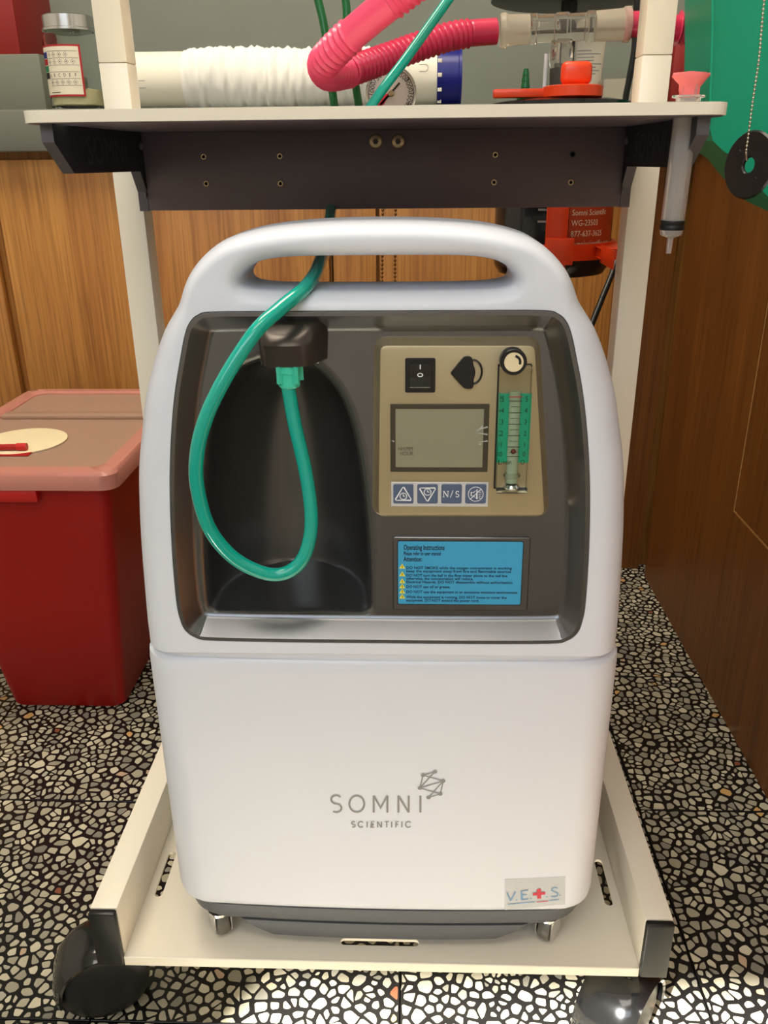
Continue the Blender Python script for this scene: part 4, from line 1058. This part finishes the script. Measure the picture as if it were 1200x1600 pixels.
# pressure gauge
gy = 1.10; gc = at(611, 146, gy); gr = (at(651, 146, gy) - gc).length
gg = thing('pressure_gauge', 'round white dial pressure gauge with black needle in front of the white tube', 'gauge', (gc.x, gy, gc.z - gr))
lathe('gauge_case', [(gr * .7, -.022), (gr * .98, -.018), (gr, -.002), (gr, .002), (gr * .94, .003), (gr * .93, .0005)], gc, (0, -1, 0), 'clear_plastic', gg, 40)
lathe('dial', [(gr * .93, 0), (gr * .93, .0006)], gc, (0, -1, 0), 'gauge_face', gg, 40)
F_ = lambda x, z: (gc.x + x, gc.y - .0009, gc.z + z)
m_ = MB().add(strokevf(circ(0, 0, gr * .88, 40), gr * .025, F_, True))
for body, an in (('500', 215), ('1000', 168), ('1500', 130), ('2000', 92), ('2500', 52), ('3000', 22), ('3500', -14), ('4000', -45)):
    A = math.radians(an); u = Vector((math.sin(A), -math.cos(A))); rr_ = gr * .66
    def tf(x, y, A=A, rr_=rr_):
        X = x; Y = y + rr_; an_ = A - PI / 2; return F_(X * math.cos(an_) - Y * math.sin(an_), X * math.sin(an_) + Y * math.cos(an_))
    m_.add(textvf(body, gr * .27, tf, .95, 'CENTER'))
m_.build('dial_print', 'print_black', gg)
F2 = lambda x, z: (gc.x + x, gc.y - .0014, gc.z + z)
mk('needle', *strokevf([(-gr * .42, -gr * .40), (gr * .34, gr * .36)], gr * .075, F2), 'disc_dark', gg)
mk('red_zone', [F2(-gr * .5, -gr * .08), F2(-gr * .62, -gr * .5), F2(-gr * .30, -gr * .40), F2(-gr * .05, -.0)], [(0, 1, 2, 3)], 'red_mark', gg)
lathe('hub', [(gr * .12, 0), (gr * .11, .0016), (gr * .05, .002)], (gc.x, gc.y - .001, gc.z), (0, -1, 0), 'brass', gg, 16)
box('gauge_arm', gc.x - .008, gc.x + .008, .8805, gy + .018, .8050, .8110, 'charcoal_steel', gg, .0006)
lathe('gauge_stem', [(.006, 0), (.006, max(.004, gc.z - gr * .9 - .8112))], (gc.x, gy + .010, .8112), (0, 0, 1), 'brass', gg, 14)
# jar
JY = 1.66; j0 = at(72, 100, JY); jx = at(118, 120, JY).x; JR = .047
jr = thing('jar', 'glass jar with red bordered hazard label and pale powder on the worktop', 'jar', (jx, JY, CZ1))
lathe('glass', [(JR - .012, .0006), (JR - .002, .002), (JR, .008), (JR, .112), (JR - .002, .121), (JR - .006, .126), (JR - .006, .140), (JR - .008, .140), (JR - .008, .126), (JR - .003, .120), (JR - .002, .010), (JR - .010, .006)], (jx, JY, CZ1), (0, 0, 1), 'jar_glass', jr, 48, 40, (True, True))
lathe('powder', [(JR - .010, .008), (JR - .004, .012), (JR - .004, .036), (JR - .020, .039)], (jx, JY, CZ1), (0, 0, 1), 'powder', jr, 40)
lathe('lid', [(JR - .005, .127), (JR - .001, .1275), (JR - .001, .131), (JR - .003, .132), (JR - .003, .150), (JR - .006, .152)], (jx, JY, CZ1), (0, 0, 1), 'chrome', jr, 40)
def cj(x, z, r=JR + .0005): a = x / JR; return (jx + r * math.sin(a), JY - r * math.cos(a), CZ1 + z)
def patch(x0, x1, z0, z1, r, n=14):
    v = [cj(x0 + (x1 - x0) * k / n, z, r) for z in (z0, z1) for k in range(n + 1)]
    return v, [(k, k + 1, n + 2 + k, n + 1 + k) for k in range(n)]
lj = mk('label', *patch(-.068, .030, .024, .104, JR + .0005), 'label_red', jr, 60)
mk('label_paper', *patch(-.066, .0265, .027, .101, JR + .0007), 'paper', lj, 60)
for k, mt in enumerate(('label_navy', 'label_red', 'label_green', 'print_black')): mk('hazard_band', *patch(-.060, -.034, .084 - k * .0105, .0935 - k * .0105, JR + .0009, 6), mt, lj, 60)
m_ = MB()
for z in (.094, .0832, .0725, .062, .0515, .041): m_.add(strokevf([(-.034 + .0045 * k, z) for k in range(14)], .0005, lambda x, z: cj(x, z, JR + .0009)))
for k in range(6): m_.add(textvf('ABCDEF'[k], .0075, (lambda X: lambda x, y: cj(X + x, .0545 + y, JR + .0009))(-.032 + .0095 * k), .8))
for row in range(3):
    for k in range(5 if row else 4):
        zc = (.0887, .0778, .046)[row]; X = -.028 + .0108 * k
        m_.add(strokevf([(X - .0036, zc), (X, zc + .0038), (X + .0036, zc), (X, zc - .0038)], .0004, lambda x, z: cj(x, z, JR + .0009), True))
        m_.add(fill([circ(X, zc, .0011, 6)], lambda x, z: cj(x, z, JR + .0009)))
m_.add(strokevf([(-.034 + .003 * k, .0305) for k in range(8)], .0011, lambda x, z: cj(x, z, JR + .0009)))
m_.build('label_print', 'print_black', lj)
# grey and red boxes on the worktop at the far left
o = box('grey_case', at(-40, 100, 1.80).x - .12, at(66, 120, 1.80).x, 1.80, 2.06, CZ1 + .0005, at(30, 84, 1.80).z, 'box_grey', None, .004); props(o, 'flat grey case lying on the worktop behind the jar', 'case')
o = box('red_box', at(-40, 40, 1.82).x - .08, at(22, 40, 1.82).x, 1.83, 2.02, WO['grey_case'].z + (at(30, 84, 1.80).z - CZ1), at(20, -60, 1.83).z, 'box_red', None, .003); props(o, 'dark red box on top of the flat grey case', 'box')
# small things on the worktop at the right
UY = 1.66; ux0 = at(897, 120, UY); ux1 = at(945, 70, UY)
tt = thing('ointment_tube', 'white printed ointment tube standing on its cap behind the tee', 'tube', ((ux0.x + ux1.x) / 2, UY, CZ1))
ucx = (ux0.x + ux1.x) / 2; hz = .135
rg = []
for k in range(9):
    u = k / 8; wx = .0215 + .006 * u; wy = .0215 * (1 - u) + .0012; rg.append([(ucx + wx * math.cos(2 * PI * q / 28), UY + wy * math.sin(2 * PI * q / 28), CZ1 + .020 + (hz - .020) * u) for q in range(28)])
ub = mk('tube_body', *loftvf(rg), 'paper', tt, 60)
lathe('tube_cap', [(.017, .0005), (.018, .002), (.017, .0198)], (ucx, UY, CZ1), (0, 0, 1), 'print_white', tt, 24)
m_ = MB(); rnd3 = random.Random(3)
for k in range(16):
    z = .128 - k * .0052; u = (z - .020) / (hz - .02); wy = .0215 * (1 - u) + .0012; w_ = .0195 + .005 * u
    if k in (6, 7): continue
    s_ = -w_; e_ = -w_ + 2 * w_ * rnd3.uniform(.5, .95)
    pts = [(s_ + (e_ - s_) * q / 8, z) for q in range(9)]
    m_.add(strokevf(pts, .0014, lambda x, z, wy=wy, u=u: (ucx + x, UY - wy * math.sqrt(max(0, 1 - (x / (.0215 + .006 * u)) ** 2)) - .0006, CZ1 + z)))
m_.build('tube_print', 'print_grey', ub)
o = box('clear_box', at(938, 140, 1.62).x, at(992, 140, 1.62).x, 1.60, 1.66, CZ1 + .0005, at(960, 122, 1.60).z, 'frosted', None, .006, 3); props(o, 'small cloudy plastic box on the worktop beside the ointment tube', 'box')
# dark round plate on a pole
dc = at(883, 20, 1.80); dxx = dc.x; dz = dc.z
dpz = thing('lamp_stand', 'dark round metal plate seen from below on a black pole above the tee', 'stand', (dxx - .01, 1.68, CZ1))
lathe('round_plate', [(.128, 0), (.134, .002), (.134, .009), (.128, .011)], (dxx - .012, 1.68, dz), (0, 0, 1), 'disc_dark', dpz, 56)
lathe('pole', [(.014, .0005), (.014, dz - CZ1 - .0005)], (dxx - .012, 1.68, CZ1), (0, 0, 1), 'black_plastic', dpz, 20)
# black cable
cw = [at(q[0] - (7 if q[1] < 200 else 0), q[1], q[2]) for q in ((1000, -420, 1.3), (1006, -200, 1.27), (1003, -30, 1.25), (1000, 40, 1.25), (998, 80, 1.25), (990, 125, 1.25), (984, 165, 1.25), (982, 230, 1.25), (978, 330, 1.22), (962, 410, 1.18), (940, 468, 1.15), (920, 520, 1.12), (905, 580, 1.10), (900, 700, 1.08))]
t = thing('power_cable', 'thin black cable hanging down behind the right cart post', 'cable', cw[7]); tube('cable', spline(cw, 6), .0042, 'black_plastic', t, 10)
# bead chains
def beads(name, label, pts, r, gap, mat, group=None):
    P = resample(spline(pts, 10), gap); t = thing(name, label, 'chain', P[-1], group)
    tube('chain_core', P, r * .25, mat, t, 6)
    bm = bmesh.new(); bmesh.ops.create_icosphere(bm, subdivisions=1, radius=r)
    me = bpy.data.meshes.new('bead'); bm.to_mesh(me); bm.free(); me.materials.append(MATS[mat])
    for p in me.polygons: p.use_smooth = True
    for p in P:
        o = bpy.data.objects.new('bead', me); COL.objects.link(o); o.parent = t; o.location = p - wloc(t)
CY = 1.50
for px, wh in ((598, 'left'), (618, 'right')):
    beads('bead_chain', 'brown bead chain hanging before the oak door, %s one of the pair' % wh, [at(px, 196, CY), at(px, 330, CY), at(px - 1, 440, CY), at(px - 1, 520, CY)], .0030, .0068, 'bronze_ball', 'brown bead chains behind the handle')
# ruled grey card fixed to the oak door beside the canister
q0 = at(779, 318, BY); q1 = at(816, 352, BY)
t = thing('ruled_card', 'small grey card with dark ruled lines on the oak door beside the canister', 'card', ((q0.x + q1.x) / 2, BY, q1.z - .02))
box('card', q0.x, q1.x, BY - .0030, BY - .0002, q1.z - .02, CZ0 - .014, 'box_grey', t, .0005)
for py in (331, 348): z = at(790, py, BY).z; box('ruled_line', q0.x + .001, q1.x - .001, BY - .0036, BY - .0030, z - .0009, z + .0009, 'print_black', t)

# ---- syringe through the shelf hole
sa = Vector((.2086, .622, .8270)); sbm = Vector((.2072, .622, .7160)); sdv = (sbm - sa).normalized()
sy = thing('syringe', 'clear plastic syringe with pink taped end hanging through the right shelf hole', 'syringe', sbm)
o0 = Vector((.2084, .622, .8150))
lathe('barrel', [(.0105, -.0012), (.0105, 0), (.0079, .0006), (.0079, .0830), (.0072, .0862), (.0022, .0880), (.0018, .0985), (.0009, .0985), (.0012, .0882), (.0058, .0858), (.0070, .0828), (.0070, 0), (.0078, -.0012)], o0, sdv, 'syringe_clear', sy, 28, 40, (False, False))
m_ = MB()
for a in (0, PI / 2):
    u = Vector((math.cos(a + .5), math.sin(a + .5), 0)); pp = Vector((-u.y, u.x, 0))
    for s_ in (0,):
        v = []
        for z in (-.010, .0770):
            c_ = o0 + sdv * z
            v += [c_ + u * .0062 + pp * .0006, c_ + u * .0062 - pp * .0006, c_ - u * .0062 - pp * .0006, c_ - u * .0062 + pp * .0006]
        m_.add((v, [(0, 1, 2, 3), (4, 5, 6, 7), (0, 1, 5, 4), (1, 2, 6, 5), (2, 3, 7, 6), (3, 0, 4, 7)]))
m_.build('plunger_rod', 'syringe_clear', sy)
lathe('plunger_seal', [(.0040, .0762), (.0081, .0764), (.0083, .0768), (.0083, .0784), (.0081, .0788), (.0081, .0800), (.0083, .0804), (.0083, .0822), (.0081, .0826), (.004, .0835)], o0, sdv, 'black_plastic', sy, 24)
rg = []; rnd4 = random.Random(8)
for k in range(9):
    u = k / 8; c_ = o0 + sdv * (-.0135 * u - .001) ; rr_ = .0066 + .0048 * sm(.35, .9, u)
    rg.append([c_ + Vector((math.cos(2 * PI * q / 22), .75 * math.sin(2 * PI * q / 22), 0)) * rr_ * (1 + rnd4.uniform(-.08, .08)) + Vector((0, 0, rnd4.uniform(-.0005, .0005))) for q in range(22)])
mk('pink_tape', *loftvf(rg), 'pink_tape', sy, 60)
m_ = MB().add(textvf('TE', .0038, lambda x, y: (o0.x + .0034 + x * .8, o0.y - .0079, o0.z - .0250 + y))); m_.build('barrel_print', 'print_black', sy)

# ---- teal bin, ball chain and black spool at the right
TYb = 0.98
tpx = [(1113, -45), (1112, 60), (1110, 130), (1108, 195), (1114, 220), (1128, 234), (1148, 248), (1172, 278), (1210, 318), (1300, 360)]
P = [(at(x, y, TYb).x, at(x, y, TYb).z) for x, y in tpx]
P = [(min(x, RX - .002), z) for x, z in P]; P.append((RX - .002, P[0][1]))
tb = thing('teal_bin', 'teal green plastic bin hanging against the side cabinet at the upper right', 'bin', (.42, TYb, .74))
xf_ = at(1110, 60, TYb).x
mk('bin_body', *prismvf([P], lambda x, z: (x, TYb, z), lambda x, z: (x - .004, TYb + .078, z)), 'teal_bin', tb, 25)
lp_ = [at(1114, -45, TYb - .0004), at(1113, 60, TYb - .0004), at(1111, 130, TYb - .0004), at(1109, 192, TYb - .0004)]
tube('corner_fold', spline(lp_, 6), .0016, 'teal_edge', tb, 8)
sc_ = at(1171, 258, .86)
sp_ = thing('black_spool', 'black plastic spool end with a round hole hanging from the silver ball chain', 'spool', (sc_.x, .86, sc_.z - .03))
sdv2 = Vector((-.90, -.44, .03)).normalized(); hr_ = .0068
ra, rb = frame(sdv2)
lathe('flange', [(hr_, -.0015), (.0285, -.0015), (.0300, 0), (.0285, .0018), (hr_ + .001, .0018), (hr_, .0008), (hr_, -.0015)], sc_, sdv2, 'black_plastic', sp_, 48, 40, (False, False))
lathe('spool_core', [(.0120, .0016), (.0150, .0016), (.0150, .006), (.0120, .006), (.0120, .0016)], sc_, -sdv2, 'black_plastic', sp_, 36, 40, (False, False))
for an in (2.3, 5.6):
    c_ = sc_ + (ra * math.cos(an) + rb * math.sin(an)) * .017 + sdv2 * .0019; lathe('rivet', [(.0026, 0), (.0022, .0008)], c_, sdv2, 'black_plastic', sp_, 14)
hc = sc_ + sdv2 * .004
beads('ball_chain', 'silver ball chain hanging in front of the teal bin at the right edge', [at(1208, -240, .85), at(1203, -120, .85), at(1197, -30, .85), at(1192, 20, .85), at(1186, 90, .848), at(1176, 160, .846), at(1169, 215, .845), at(1166, 236, .845), hc + Vector((.001, .003, .004))], .0014, .0033, 'steel_ball')
# red folder standing between post and teal bin, on the back worktop
o = box('red_folder', at(1052, 100, 1.62).x, at(1074, 100, 1.62).x, 1.62, 1.90, CZ1 + .0005, at(1060, 62, 1.62).z, 'box_red', None, .002); props(o, 'dark red folder standing on the worktop behind the right post', 'folder')
o = box('wooden_tray', at(1066, 20, 1.70).x - .01, at(1092, 20, 1.70).x + .03, 1.70, 1.95, at(1070, 24, 1.70).z - .006, at(1070, 24, 1.70).z, 'box_red', None, .001)
props(o, 'thin brown shelf board seen between the right post and the teal bin', 'shelf')
